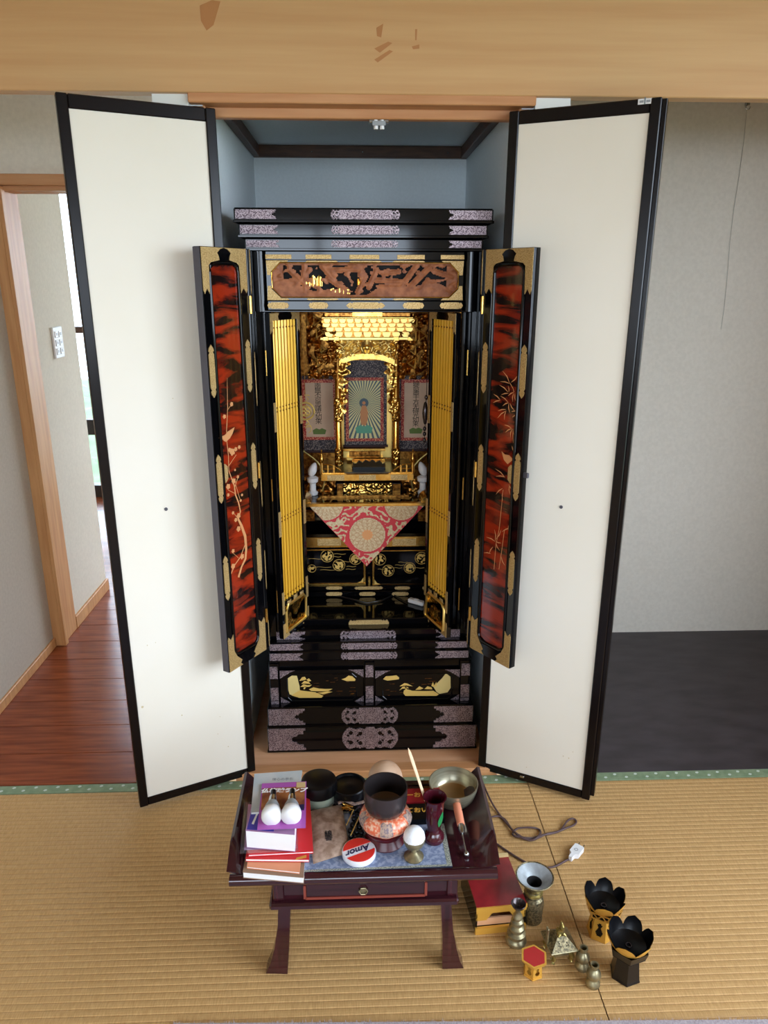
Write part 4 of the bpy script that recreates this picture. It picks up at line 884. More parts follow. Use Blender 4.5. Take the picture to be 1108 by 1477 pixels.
# arch, transom carving, beam
zA0, zA1 = zY(527, PYC), zY(517, PYC)
ap = []; N = 22
for k in range(N + 1): t = k / N; ap.append((xc0 + .006 + (xc1 - xc0 - .012) * t, zA0 + (zA1 - zA0) * (1 - (2 * t - 1) ** 2) ** .8))
obj('arch', MB().prism(ap + [(x, z + .016) for x, z in reversed(ap)], PYC - .012, PYC + .01), 'gold', altar)
zt0, zt1 = zY(518, PYC), zY(490.5, PYC)
def trans(u, v):
    t = (u - xc0) / (xc1 - xc0); lo = zA0 + (zA1 - zA0) * max(0, 1 - (2 * t - 1) ** 2) ** .8 + .012
    if v < lo: return None
    n1 = ridge(u * 60, v * 60, 8.8); d_ = math.hypot(u - (xc0 + xc1) / 2, v - (zt0 + zt1) / 2 - .008)
    if d_ < .021: return .016 + .006 * math.cos(math.atan2(v - zt0, u - (xc0 + xc1) / 2) * 6) - d_ * .2 if d_ > .006 else .02
    return .004 + .009 * max(0, n1 - .15) + .004 * nz3(u * 150, v * 150, 1)
obj('transom_carving', MB().relief(xc0 + .006, xc1 - .006, zA0, zt1, 80, 44, trans, PYC - .002, .008), 'gold_leaf', altar, smooth=75, kind='stuff')
X0, X1, Z0, Z1 = pxb(462, 486.5, 598, 490.5, PYC - .02)
obj('tie_beam', MB().box(X0, X1, PYC - .022, PYC + .01, Z0, Z1, .001), 'gold_leaf', altar)
for px in (470, 486, 571.5, 592): c_ = onY(px, 488.5, PYC - .022); obj('beam_end', MB().box(c_.x - .008, c_.x + .008, PYC - .032, PYC - .022, c_.z - .006, c_.z + .006, .001), 'gold', altar)
# stepped bracket blocks under the eaves
rows = [(479, 486, 9, .002), (472.5, 478, 10, .012), (466.5, 471.5, 11, .022), (460, 465.5, 12, .032)]
for k, (y0, y1, n_, dy) in enumerate(rows):
    Y = PYC - .012 - dy; X0, X1, Z0, Z1 = pxb(468 - k * 1.5, y0, 592 + k * 1.5, y1, Y)
    obj('eave_board', MB().box(X0, X1, Y + .008, Y + .04, Z0 - .001, Z1 + .003), 'gold_dark', altar)
    bsrc = None; p_ = (X1 - X0) / n_
    for i in range(n_):
        xx = X0 + p_ * (i + .5 + (.25 if k % 2 else -.0))
        if xx + p_ * .4 > X1 + .004: continue
        if bsrc is None:
            bsrc = obj('bracket_block', MB().prism([(xx - p_ * .24, Z0), (xx + p_ * .24, Z0), (xx + p_ * .40, Z0 + (Z1 - Z0) * .5), (xx + p_ * .40, Z1), (xx - p_ * .40, Z1), (xx - p_ * .40, Z0 + (Z1 - Z0) * .5)], Y - .004, Y + .01), 'gold_leaf', altar); bo_ = WL[bsrc].copy(); x0_ = xx
        else: share('bracket_block', bsrc, bo_ + Vector((xx - x0_, 0, 0)), altar)
bpx('eave_rail', 464, 457.5, 596, 459.5, PYC - .056, .05, 'gold')
bpx('eave_rail', 468, 451, 592, 456.5, PYC - .05, .03, 'gold_dark')
bpx('gable_carving', 508, 450, 552, 457, PYC - .062, .012, 'gold')
# clutter of gilt carving in the side bays
def bay(x0, x1, seed):
    X0, X1, Z0, Z1 = pxb(x0, 452, x1, 548, .50)
    obj('bay_carving', MB().relief(X0, X1, Z0, Z1, 46, 100, lambda u, v: (.004 + .012 * ridge(u * 38, v * 38, seed) + .006 * nz3(u * 120, v * 120, seed)) if nz3(u * 55, v * 45, seed + 4) > -.16 else None, .53, .01), 'gold_dark', altar, kind='stuff')
    random.seed(seed)
bay(442, 485, 11); bay(574, 619, 17)
# hanging gilt lantern tags (triangles with a hole)
def tri_tag(px, py, s_, sx):
    c_ = onY(px, py, .47); R = s_ * .0021
    tri = [(c_.x - R * .6 * sx, c_.z - R), (c_.x + R * .9 * sx, c_.z), (c_.x - R * .6 * sx, c_.z + R)]
    mb = MB().tube([(x, .47, z) for x, z in tri + tri[:1]], .0034, 6); obj('gilt_bracket_end', mb, 'gold_leaf', altar)
for px, py, s_, sx in ((461, 480, 7, 1), (466, 503, 5, 1), (462, 521, 7, 1), (457, 462, 7, 1), (596, 484, 7, -1), (609, 484, 7, 1), (596, 505, 6, -1), (595, 524, 7, -1), (611, 524, 7, 1), (598, 465, 6, -1)): tri_tag(px, py, s_, sx)
# side pilasters of reddish gilt wood
for a, b_ in ((434, 442), (618.5, 624)): bpx('pilaster', a, 452, b_, 512, .44, .02, 'gold_dark')
# gold backing seen beside the central scroll
bpx('gilt_screen', 492, 527, 566, 660, BACK - .02, .006, 'gold_leaf')
# altar steps under the central scroll
bpx('scroll_ledge', 495, 647, 556, 651, .565, .035, 'gold')
bpx('step_carved', 504, 651, 549, 660, .572, .03, 'gold_dark'); bpx('step_base', 500, 660, 553, 664, .565, .04, 'gold')
# ---- hanging scrolls
def scroll(name, label, x0, x1, y0, y1, Y, inner, parts):
    X0, X1, Z0, Z1 = pxb(x0, y0, x1, y1, Y)
    t = thing(name, label, 'hanging scroll', ((X0 + X1) / 2, Y, Z0), )
    obj('mount', MB().box(X0, X1, Y, Y + .003, Z0, Z1), 'brocade_dark', t)
    a, b_, c_, e = pxb(*inner, Y); bw = .010
    obj('brocade_border', MB().box(a - bw, b_ + bw, Y - .0012, Y, c_ - bw, e + bw), 'brocade_red', t)
    obj('picture_paper', MB().box(a, b_, Y - .002, Y - .0012, c_, e), parts, t)
    obj('roller', MB().tube([(X0 - .004, Y - .003, Z0 + .002), (X1 + .004, Y - .003, Z0 + .002)], .004, 10), 'purple_brown', t)
    return t, (a, b_, c_, e)
SY = .592
cs, (a, b_, c_, e) = scroll('hanging_scroll', 'central scroll picturing a robed figure amid radiating gold rays', 496, 558, 520, 644, SY, (503, 549, 549, 632), 'ray_blue')
hx, hz = onY(525, 581, SY).x, onY(525, 581, SY).z
rb = MB()
for k in range(48):
    a0, a1 = 2 * math.pi * (k + .18) / 48, 2 * math.pi * (k + .74) / 48; pts = []
    for an in (a0, a1):
        dx, dz = math.cos(an), math.sin(an); t = 9.
        if dx > 1e-6: t = min(t, (b_ - hx) / dx)
        if dx < -1e-6: t = min(t, (a - hx) / dx)
        if dz > 1e-6: t = min(t, (e - hz) / dz)
        if dz < -1e-6: t = min(t, (c_ - hz) / dz)
        pts.append((hx + dx * t, hz + dz * t))
    rb.prism([(hx, hz), *pts], SY - .0024, SY - .002)
obj('rays', rb, 'ray_green', cs)
def disc(r_, n=20, cx_=hx, cz_=hz, sx=1., sz=1.): return [(cx_ + r_ * sx * math.cos(2 * math.pi * k / n), cz_ + r_ * sz * math.sin(2 * math.pi * k / n)) for k in range(n)]
obj('halo', MB().prism(disc(.015), SY - .0028, SY - .0024), 'ray_blue', cs); obj('face', MB().prism(disc(.0055), SY - .0034, SY - .0028), 'robe', cs)
bz = hz - .055
obj('robe', MB().prism([(hx - .006, hz - .008), (hx + .006, hz - .008), (hx + .013, hz - .03), (hx + .012, bz), (hx + .006, bz - .018), (hx - .008, bz - .016), (hx - .012, bz), (hx - .012, hz - .03)], SY - .0032, SY - .0026), 'robe', cs)
lz = bz - .03
obj('lotus_seat', MB().prism([(hx - .024, lz - .014), (hx + .024, lz - .014), (hx + .028, lz + .004), (hx + .014, lz + .013), (hx, lz + .008), (hx - .014, lz + .013), (hx - .028, lz + .004)], SY - .003, SY - .0024), 'lotus_teal', cs)
def side_scroll(label, x0, x1, y0, y1, inner, tx, chars, lot):
    t, (a, b_, c_, e) = scroll('hanging_scroll', label, x0, x1, y0, y1, SY - .005, inner, 'scroll_paper'); Y = SY - .0072
    cx_, cz_ = onY(tx, (inner[1] + inner[3]) / 2 - 8, Y).x, onY(tx, (inner[1] + inner[3]) / 2 - 8, Y).z
    text('calligraphy', chars, .0185, lambda p: (cx_ + p.x, Y - p.z, cz_ + p.y), 'ink', t, vertical=True, depth=.0004, bold=.0, width=1.2)
    l_ = onY(*lot, Y); obj('painted_lotus', MB().prism([(l_.x - .02, l_.z - .010), (l_.x + .018, l_.z - .010), (l_.x + .022, l_.z + .004), (l_.x + .008, l_.z + .010), (l_.x, l_.z + .006), (l_.x - .010, l_.z + .010), (l_.x - .022, l_.z + .003)], Y - .0003, Y), 'lotus_green', t)
side_scroll('scroll of vertical calligraphy over a dark painted lotus', 437, 485, 542, 652, (441, 552, 481, 630), 459, '南無不可思議光如来', (461, 622))
side_scroll('scroll of vertical calligraphy over a bright green painted lotus', 576, 621, 542, 650, (583, 552, 618, 631), 600, '歸命盡十方无碍光如来', (600, 621))
# ---- small gold offering stand on the dais
os_ = onY(531, 676, .50)
g = thing('offering_stand', 'small gilt offering stand with scalloped apron before the central scroll', 'stand', (os_.x, .505, DS + .002))
X0, X1, Z0, Z1 = pxb(508, 668, 556, 672, .485); zb = DS + .002
obj('top', MB().box(X0, X1, .482, .535, Z0, Z1 + .002, .001), 'gold', g)
def apron(u, v): return .001 if v > Z0 - .012 - .004 * math.cos((u - X0) / (X1 - X0) * 25) else None
obj('apron', MB().relief(X0 + .003, X1 - .003, Z0 - .018, Z0, 50, 16, apron, .486, .002), 'gold', g)
for X in (X0 + .004, X1 - .004):
    for Y in (.488, .53): obj('leg', MB().tube([(X, Y, Z0), (X + (.003 if X > os_.x else -.003), Y, (Z0 + zb) / 2), (X, Y, zb)], .003, 6), 'gold_dark', g)
obj('apron_shade', MB().relief(X0 + .002, X1 - .002, zb, zb + .030, 50, 16, lambda u, v: .001 if v < zb + .021 + .006 * math.sin((u - X0) / (X1 - X0) * math.pi) + .003 * math.cos((u - X0) / (X1 - X0) * 31) else None, .465, .012), 'lacquer', g)  # solid black shape standing in for the shaded space beneath the apron
# ---- brocade altar cloth hanging in a point
cyf = .3235
p_tl, p_tr, p_b = onY(443, 727, cyf), onY(616, 725, cyf), onY(529, 817, cyf)
cl = thing('altar_cloth', 'red and cream brocade altar cloth hanging in a triangle from shelf', 'cloth', (p_b.x, cyf, p_b.z))
def tri_rows(mb, poly_y, n=1): pass
def cpt(px, py): q = onY(px, py, cyf); return q.x, q.z
V = []; Fs = []; n = 26
for j in range(n + 1):
    t = j / n; xl = p_tl.x + (p_b.x - p_tl.x) * t; xr = p_tr.x + (p_b.x - p_tr.x) * t; z = p_tl.z + (p_b.z - p_tl.z) * t; zr = p_tr.z + (p_b.z - p_tr.z) * t
    for i in range(n + 1): s_ = i / n; x = xl + (xr - xl) * s_; V.append((x, cyf + .0018 * math.sin(x * 60) * t, z + (zr - z) * s_))
for j in range(n):
    for i in range(n): k = j * (n + 1) + i; Fs.append((k, k + n + 1, k + n + 2, k + 1))
obj('cloth', MB().add(V, Fs), 'red_cloth', cl, smooth=60)
def inside(x, z, mrg=.002):
    if z > p_tl.z - .003: return False
    t = (p_tl.z - z) / (p_tl.z - p_b.z); return p_tl.x + (p_b.x - p_tl.x) * t + mrg < x < p_tr.x + (p_b.x - p_tr.x) * t - mrg
def motif_disc(px, py, rpx, m_, nm, proud, petals=0):
    cx_, cz_ = cpt(px, py); R = rpx * .00199
    def fn(u, v):
        d_ = math.hypot(u - cx_, v - cz_); lim = R * (1 if not petals else .9 + .1 * math.cos(math.atan2(v - cz_, u - cx_) * petals))
        if d_ > lim or not inside(u, v): return None
        return proud + (.0008 * ridge(u * 110, v * 110, 6) if not petals else .0004)
    return obj(nm, MB().relief(cx_ - R, cx_ + R, cz_ - R, cz_ + R, 44, 44, fn, cyf - .0022, .0004), m_, cl)
motif_disc(530, 771, 27, 'cream_cloth', 'chrysanthemum_medallion', .0006); motif_disc(530, 771, 9, 'copper_paint', 'medallion_heart', .0016, 12)
def petals(px, py, rpx):
    cx_, cz_ = cpt(px, py); R = rpx * .00199
    def fn(u, v):
        d_ = math.hypot(u - cx_, v - cz_) / R; a = math.atan2(v - cz_, u - cx_)
        if d_ > .95 or d_ < .32 or not inside(u, v): return None
        ring_ = int((d_ - .32) / .21); t = (d_ - .32) / .21 - ring_; n_ = 12 + ring_ * 2
        w_ = abs(((a * n_ / 6.2832 + ring_ * .5) % 1) - .5) * 2
        return .0004 if abs(w_ - math.sqrt(max(0, 1 - t * t))) < .24 else None
    obj('petal_lines', MB().relief(cx_ - R, cx_ + R, cz_ - R, cz_ + R, 64, 64, fn, cyf - .0036, .0004), 'petal_tan', cl, kind='stuff')
petals(530, 771, 27); petals(471, 727, 25); petals(579, 727, 25)
for px, py in ((471, 727), (579, 727)): motif_disc(px, py, 25, 'cream_cloth', 'chrysanthemum_medallion', .0006)
def scrollw(u, v):
    if not inside(u, v): return None
    for px, py, r_ in ((530, 771, 31), (471, 727, 28), (579, 727, 28)):
        cx_, cz_ = cpt(px, py)
        if math.hypot(u - cx_, v - cz_) < r_ * .00199: return None
    return .0005 if abs(nz3(u * 58, v * 58, 12.3)) < .17 or nz3(u * 90, v * 90, 2) > .42 else None
obj('arabesque', MB().relief(p_tl.x, p_tr.x, p_b.z, p_tl.z, 170, 110, scrollw, cyf - .0022, .0004), 'cream_cloth', cl, kind='stuff')
# ---- electric altar lamps: curved brass neck, white bulb, white foot
def altar_lamp(px, sx, label, group=None):
    b_ = onY(px, 692, .435); X = b_.x; zb = TS + .001
    t = thing('altar_lamp', label, 'lamp', (X, .435, zb))
    obj('foot', MB().lathe([(0, 0), (.015, 0), (.016, .008), (.010, .014), (.010, .036), (.017, .042), (.018, .054), (.010, .059), (0, .059)], X, .435, zb, 20), ['bulb_white'], t, smooth=40)
    obj('bulb', MB().lathe([(0, 0), (.008, .001), (.013, .012), (.0135, .022), (.009, .036), (.003, .044), (0, .045)], X - sx * .006, .435, zb + .060, 16, tilt=Matrix.Rotation(sx * .35, 4, 'Y')), 'bulb_white', t, smooth=60)
    pts = [(X + sx * (.030 + .016 * math.sin(k / 10 * math.pi)) - sx * (k / 10) ** 2 * .055, .428, zb + .012 + .128 * (k / 10) ** .85) for k in range(11)]
    obj('neck', MB().tube(pts, .0026, 8), 'brass_bright', t, smooth=60); obj('finial', MB().ball(pts[-1], .005, 10, 6), 'brass_bright', t, smooth=60)
altar_lamp(451, 1, 'white altar lamp with curved brass neck beneath the dark-lotus scroll')
altar_lamp(610, -1, 'white altar lamp with curved brass neck beneath the green-lotus scroll')
# ---- hanging ornaments either side
def ornament(px, ys, m_, label, nm, Y):
    c_ = onY(px, ys[0], Y); t = thing(nm, label, 'ornament', (c_.x, Y, onY(px, ys[-1], Y).z)); return t
o1 = ornament(443, (545, 620), 'brass_bright', 'openwork brass medallion ornament hanging beside the dark-lotus scroll', 'hanging_ornament', .30)
c_ = onY(441, 593, .30); R = .024
obj('ring', MB().torus((c_.x, .30, c_.z), R, .003, 24, 6, 'y'), 'gold_paint', o1, smooth=60); obj('inner_ring', MB().torus((c_.x, .30, c_.z), R * .62, .002, 20, 6, 'y'), 'gold_paint', o1, smooth=60)
for k in range(4): a = k * math.pi / 2 + .78; obj('petal', MB().torus((c_.x + R * .33 * math.cos(a), .30, c_.z + R * .33 * math.sin(a)), R * .2, .0018, 12, 6, 'y'), 'gold_paint', o1)
for s_ in (-1, 1): obj('leaf', MB().tube([(c_.x, .30, c_.z + s_ * R), (c_.x + .008, .30, c_.z + s_ * (R + .010)), (c_.x - .002, .30, c_.z + s_ * (R + .022)), (c_.x + .012, .30, c_.z + s_ * (R + .020))], .002, 6), 'gold_paint', o1)
zt_ = ZB - .001
obj('chain', MB().tube([(c_.x, .30, c_.z + R + .02), (c_.x, .30, zt_)], .0008, 5), 'gold_dark', o1); obj('tail', MB().torus((c_.x + .002, .30, c_.z - R - .026), .013, .0012, 14, 5, 'y', math.pi, -1.2), 'gold_paint', o1)
o2 = ornament(614.5, (545, 690), 'dark_bronze', 'dark spindle-shaped pendant chain hanging beside the green-lotus scroll', 'hanging_ornament', .31)
c_ = onY(613.5, 596, .31)
obj('pendant', MB().lathe([(0, -.034), (.004, -.030), (.0075, -.012), (.0085, 0), (.0075, .012), (.004, .030), (0, .034)], c_.x, .31, c_.z, 14), 'dark_bronze', o2, smooth=60)
for dz in (.045, -.045, -.060, -.078): obj('bead', MB().ball((c_.x + (.002 if dz > 0 else -.001), .31, c_.z + dz), .005, 10, 6, 1.4), 'dark_bronze', o2, smooth=60)
obj('cord', MB().tube([(c_.x + .004, .31, zt_), (c_.x + .003, .31, c_.z + .07), (c_.x + .001, .31, c_.z), (c_.x - .001, .31, c_.z - .09)], .001, 5), 'ink', o2)
# ---- white switch box and loose lamp cord on the altar floor
a, b_ = onZ(590, 868, FLZ), onZ(622, 877, FLZ)
sb = thing('cord_switch', 'white plastic inline cord switch on the black altar floor', 'cord switch', (a.x + .02, a.y, FLZ))
an = math.atan2(b_.y - a.y, b_.x - a.x); Rm = lambda p: (a.x + p[0] * math.cos(an) - p[1] * math.sin(an), a.y + p[0] * math.sin(an) + p[1] * math.cos(an), p[2])
obj('case', MB(Rm).box(0, .055, -.009, .009, FLZ + .0005, FLZ + .014, .003), 'plastic_white', sb); obj('rocker', MB(Rm).box(.02, .034, -.004, .004, FLZ + .014, FLZ + .017, .001), 'plastic_white', sb)
obj('lamp_cord', MB().tube([onZ(588, 870, FLZ + .0035), onZ(568, 858, FLZ + .0035), onZ(552, 866, FLZ + .0035), onZ(530, 870, FLZ + .0035), onZ(510, 865, FLZ + .0035), onZ(490, 860, FLZ + .0035), onZ(470, 858, FLZ + .0035)], .0025, 6), 'lacquer_satin', None, smooth=60, label='black lamp cord trailing across the altar floor', cat='cord')
# ================================================================== THE LOW SUTRA TABLE
TZ = .272                                            # tray surface
tab = thing('sutra_table', 'low dark rosewood sutra table with flared tray top and curved legs', 'table', (-.015, -.5, 0))
TF, TBK = -.632, -.375
fl_ = onZ(331, 1258, TZ + .004); fr_ = onZ(717, 1253, TZ + .004)
X0t, X1t = onY(331, 1262, TF).x, onY(717, 1258, TF).x
XL, XR = X0t + .045, X1t - .045
obj('tray_board', MB().box(XL - .01, XR + .01, TF + .006, TBK, TZ - .018, TZ, .002), 'rosewood', tab)
obj('front_edge', MB().lathe([(0, 0), (.0115, 0), (.0115, X1t - X0t), (0, X1t - X0t)], 0, 0, 0, 16, tilt=Matrix.Rotation(math.pi / 2, 4, 'Y')), 'rosewood', tab, smooth=50)
e_ = tab.children[-1] if False else [o for o in WL if o.name.startswith('front_edge')][0]
WL[e_] = Vector(((X0t + X1t) / 2, TF, TZ - .0205)); e_.location = WL[e_] - WL[tab]
obj('back_edge', MB().box(X0t + .01, X1t - .01, TBK - .008, TBK + .006, TZ - .02, TZ + .004, .002), 'rosewood', tab)
for sx, Xi, Xo in ((-1, XL, X0t), (1, XR, X1t)):
    # flared side wing: profile swept from the front (low, curled) to the back
    V = []; Fs = []; N = 14
    for k in range(N + 1):
        t = k / N; Y = TF + .002 + (TBK - TF - .004) * t; h = .034 * min(1, .30 + t * 3.2) if t < .25 else .034 + .012 * (t - .25)
        out = (Xo - Xi) * min(1, .8 + t)
        prof = [(0, 0), (.55, .45), (1, 1), (1.13, .97), (.72, .38), (.30, -.42)]
        for a, b_ in prof: V.append((Xi + (Xo - Xi) * a, Y, TZ - .001 + h * b_))
    n = 6
    for k in range(N):
        for i in range(n): i2 = (i + 1) % n; Fs.append((k * n + i, k * n + i2, (k + 1) * n + i2, (k + 1) * n + i))
    Fs += [tuple(range(n)), tuple(reversed(range(N * n, N * n + n)))]
    obj('side_wing', MB().add(V, Fs), 'rosewood', tab, smooth=50)
BY = -.608
X0, X1, Z0, Z1 = pxb(402, 1272, 652, 1303, BY)
SHZ0, SHZ1 = zY(1311, -.622), zY(1302, -.622)
obj('drawer_case', MB().box(X0, X1, BY, TBK - .03, SHZ1, TZ - .018), 'rosewood', tab)
xs0, xs1 = onY(388, 1307, -.622).x, onY(662, 1306, -.622).x
obj('lower_shelf', MB().box(xs0, xs1, -.622, TBK - .02, SHZ0, SHZ1, .004), 'rosewood', tab)
dw0, dw1, dz0, dz1 = pxb(441, 1276, 613, 1291, BY)
dw = obj('drawer', MB().box(dw0, dw1, BY - .004, BY + .02, dz0, dz1 + .008, .002), 'rosewood', tab)
obj('inlay', MB().box(dw0, dw1, BY - .006, BY - .003, dz0 - .002, dz0 + .003).box(dw0 - .004, dw0 + .001, BY - .006, BY - .003, dz0, dz1 + .006).box(dw1 - .001, dw1 + .004, BY - .006, BY - .003, dz0, dz1 + .006), 'rose_inlay', dw)
hc = onY(524, 1281, BY); 
obj('handle', MB().torus((hc.x, BY - .008, hc.z), .0085, .0014, 6, 6, 'y'), 'brass_old', dw); obj('handle_plate', MB().lathe([(0, 0), (.007, 0), (.007, .002), (0, .002)], hc.x, BY - .004, hc.z, 8, tilt=Matrix.Rotation(math.pi / 2, 4, 'X')), 'brass_old', dw)
for a in (X0, X1): obj('corner_stile', MB().box(a - .011, a + .011, BY - .004, BY + .02, SHZ1, TZ - .018, .002), 'rosewood_v', tab)
C_ = lambda x, y: (320 + x / 2.638, 1230 + y / 2.638)
for outl in ([(215, 218), (213, 290), (200, 370), (186, 420), (168, 458), (250, 460), (254, 400), (258, 320), (262, 218)], [(833, 215), (872, 215), (880, 310), (893, 370), (906, 415), (920, 453), (839, 455), (839, 330)]):
    pts = [(onY(*C_(x, y), -.612).x, max(0, onY(*C_(x, y), -.612).z)) for x, y in outl]
    zmin = min(p[1] for p in pts); zmax = max(p[1] for p in pts); pts = [(x, (z - zmin) * SHZ0 / (zmax - zmin)) for x, z in pts]
    for Y in (-.612, -.445): obj('leg', MB().prism(pts, Y, Y + .03), 'rosewood_v', tab)
# ================================================================== THINGS ON THE TABLE
def flatq(name, pxs, z, th, m_, parent=None, **kw):
    """slab whose top face has the pixel corners pxs at height z"""
    q = [onZ(x, y, z) for x, y in pxs]; return obj(name, MB().hexa([(p.x, p.y, z - th) for p in q] + [(p.x, p.y, z) for p in q]), m_, parent, **kw)
# brocade place mat
q = [onZ(*p, TZ + .002) for p in ((430, 1259), (653, 1250), (637, 1168), (444, 1172))]
mt = thing('place_mat', 'blue brocade table mat with pale braided border on sutra table', 'table mat', ((q[0] + q[2]) / 2).to_tuple()[:2] + (TZ,))
mb = MB(); mb.hexa([(p.x, p.y, TZ + .0003) for p in q] + [(p.x, p.y, TZ + .002) for p in q]); obj('backing', mb, 'mat_navy', mt)
c_ = sum(q, Vector()) / 4
def inset(k): return [(c_ + (p - c_) * k) for p in q]
a_, b_ = inset(.995), inset(.93); mb = MB()
mb.add([(p.x, p.y, TZ + .003) for p in a_] + [(p.x, p.y, TZ + .003) for p in b_], [(i, (i + 1) % 4, 4 + (i + 1) % 4, 4 + i) for i in range(4)]); obj('braided_border', mb, 'mat_edge', mt)
b2 = inset(.93); obj('brocade', MB().add([(p.x, p.y, TZ + .0026) for p in b2], [(0, 1, 2, 3)]), 'mat_blue', mt)
MZ = TZ + .0032
def lpos(px, py, z): p = onZ(px, py, z); return p.x, p.y
def lathe_thing(name, label, cat, parts, x, y, z):
    t = thing(name, label, cat, (x, y, z))
    for nm, prof, m_ in parts: obj(nm, MB().lathe(prof, x, y, z, 36, caps=False), m_, t, smooth=38)
    return t
def sc(px): return px * .00158                         # metres per pixel at the table
# black canisters
x, y = lpos(461, 1165, TZ); y = -.425; x = onY(460, 1130, y).x; zt = hgt(x, y, 1122)
H_ = zt - TZ
lathe_thing('tea_canister', 'round canister with glossy black domed lid and pale green body', 'canister', [('body', [(0, 0), (.034, 0), (.034, H_ - .02), (0, H_ - .02)], 'label_green'), ('lid', [(.0355, H_ - .032), (.0395, H_ - .030), (.0395, H_ - .012), (.037, H_ - .004), (.030, H_), (0, H_)], 'black_plastic')], x, y, TZ)
y = -.418; x = onY(503, 1135, y).x; zt = hgt(x, y, 1130); H_ = zt - TZ
lathe_thing('lacquer_canister', 'black lacquered canister with recessed flat lid behind the pouch', 'canister', [('body', [(0, 0), (.036, 0), (.037, H_ - .014), (0, H_ - .014)], 'black_plastic'), ('lid', [(.037, H_ - .018), (.039, H_ - .016), (.039, H_ - .002), (.037, H_), (.035, H_ - .001), (.034, H_ - .006), (.012, H_ - .006), (.008, H_ - .004), (0, H_ - .004)], 'black_plastic')], x, y, TZ)
# bell bowl on coral cushion and lacquered stand
x, y = lpos(556, 1212, MZ)
y = y + .004
t = thing('bell_stand', 'round maroon lacquered wooden stand under the coral cushion', 'bell stand', (x, y, MZ))
obj('base', MB().lathe([(0, 0), (.039, 0), (.041, .004), (.036, .012), (.033, .018), (.040, .026), (.042, .032), (.036, .036), (0, .036)], x, y, MZ, 40), 'maroon', t, smooth=38)
zc = MZ + .036
cu = thing('bell_cushion', 'coral brocade ring cushion with silvery flower patches under a bowl', 'cushion', (x, y, zc))
V = []; N, M = 48, 14
for i in range(N):
    a = 6.2832 * i / N
    for j in range(M):
        b_ = 6.2832 * j / M; r_ = .033 + .0195 * math.cos(b_) * (1 + .03 * math.cos(a * 8)); V.append((x + r_ * math.cos(a), y + r_ * math.sin(a), zc + .0185 + .0185 * math.sin(b_) * (1 + .04 * math.cos(a * 8))))
obj('pad', MB().add(V, [(i * M + j, ((i + 1) % N) * M + j, ((i + 1) % N) * M + (j + 1) % M, i * M + (j + 1) % M) for i in range(N) for j in range(M)]), 'coral', cu, smooth=80)
mb = MB()
for k in range(5):
    a = k * 1.2566 + .95; V = []; n = 8
    for i in range(n + 1):
        for j in range(6):
            aa = a + (i / n - .5) * .5; b_ = -.35 + j * .3 + .1 * math.sin(i); r_ = .033 + .0201 * math.cos(b_) * (1 + .03 * math.cos(aa * 8)); V.append((x + r_ * math.cos(aa), y + r_ * math.sin(aa), zc + .0185 + .0191 * math.sin(b_) * (1 + .04 * math.cos(aa * 8))))
    mb.add(V, [(i * 6 + j, (i + 1) * 6 + j, (i + 1) * 6 + j + 1, i * 6 + j + 1) for i in range(n) for j in range(5)])
obj('brocade_patches', mb, 'brocade_tan', cu, smooth=80, kind='stuff')
zb = zc + .033; zr = hgt(x, y, 1134)
if zr < zb + .04: zr = zb + .05
R = .0435; Hb = zr - zb
bw = thing('bell_bowl', 'dark bronze cylindrical bell bowl resting on the coral cushion', 'bell bowl', (x, y, zb))
obj('bowl', MB().lathe([(0, 0), (R * .62, 0), (R * .86, .008), (R * .95, .018), (R, Hb * .6), (R * 1.01, Hb), (R * .955, Hb), (R * .94, Hb * .6), (R * .86, .016), (R * .6, .008), (0, .008)], x, y, zb, 44), 'dark_bronze', bw, smooth=38)
# wooden drum behind
wd = thing('wooden_bell', 'rounded pale brown wooden bell behind the dark bronze bowl', 'wooden bell', (onY(556, 1120, -.405).x, -.405, TZ))
wx = WL[wd].x; hz_ = hgt(wx, -.405, 1101) - TZ
obj('body', MB().ball((wx, -.405, TZ + hz_ / 2), .038, 24, 14, hz_ / .076), 'bell_wood', wd, smooth=60); obj('slit', MB().box(wx - .03, wx + .03, -.444, -.436, TZ + hz_ * .4, TZ + hz_ * .44), 'ink', wd)
# incense boxes with gold lettering
for nm, lab, pxs, z, th, m_, s_, tc_ in (('incense_box', 'flat red-brown incense box with gold lettering behind maroon vase', ((583, 1157), (638, 1155), (634, 1136), (584, 1138)), TZ + .017, .0135, 'cover_brown', 'ーおじ', (602, 1147)), ('incense_box', 'flat black incense box with gold lettering behind maroon vase', ((582, 1183), (642, 1180), (639, 1158), (583, 1160)), TZ + .017, .0135, 'black_plastic', 'ておい', (602, 1169))):
    p = [onZ(a, b_, z) for a, b_ in pxs]; cc = sum(p, Vector()) / 4
    t = thing(nm, lab, 'box', (cc.x, cc.y, z - th)); flatq('carton', pxs, z, th, 'red_lacquer' if 'red' in lab else m_, t)
    q_ = onZ(*tc_, z); text('gold_lettering', s_, .016, lambda v: (q_.x + v.x, q_.y + v.y, z + .0004 + v.z), 'gold_yellow', t, bold=.0004)
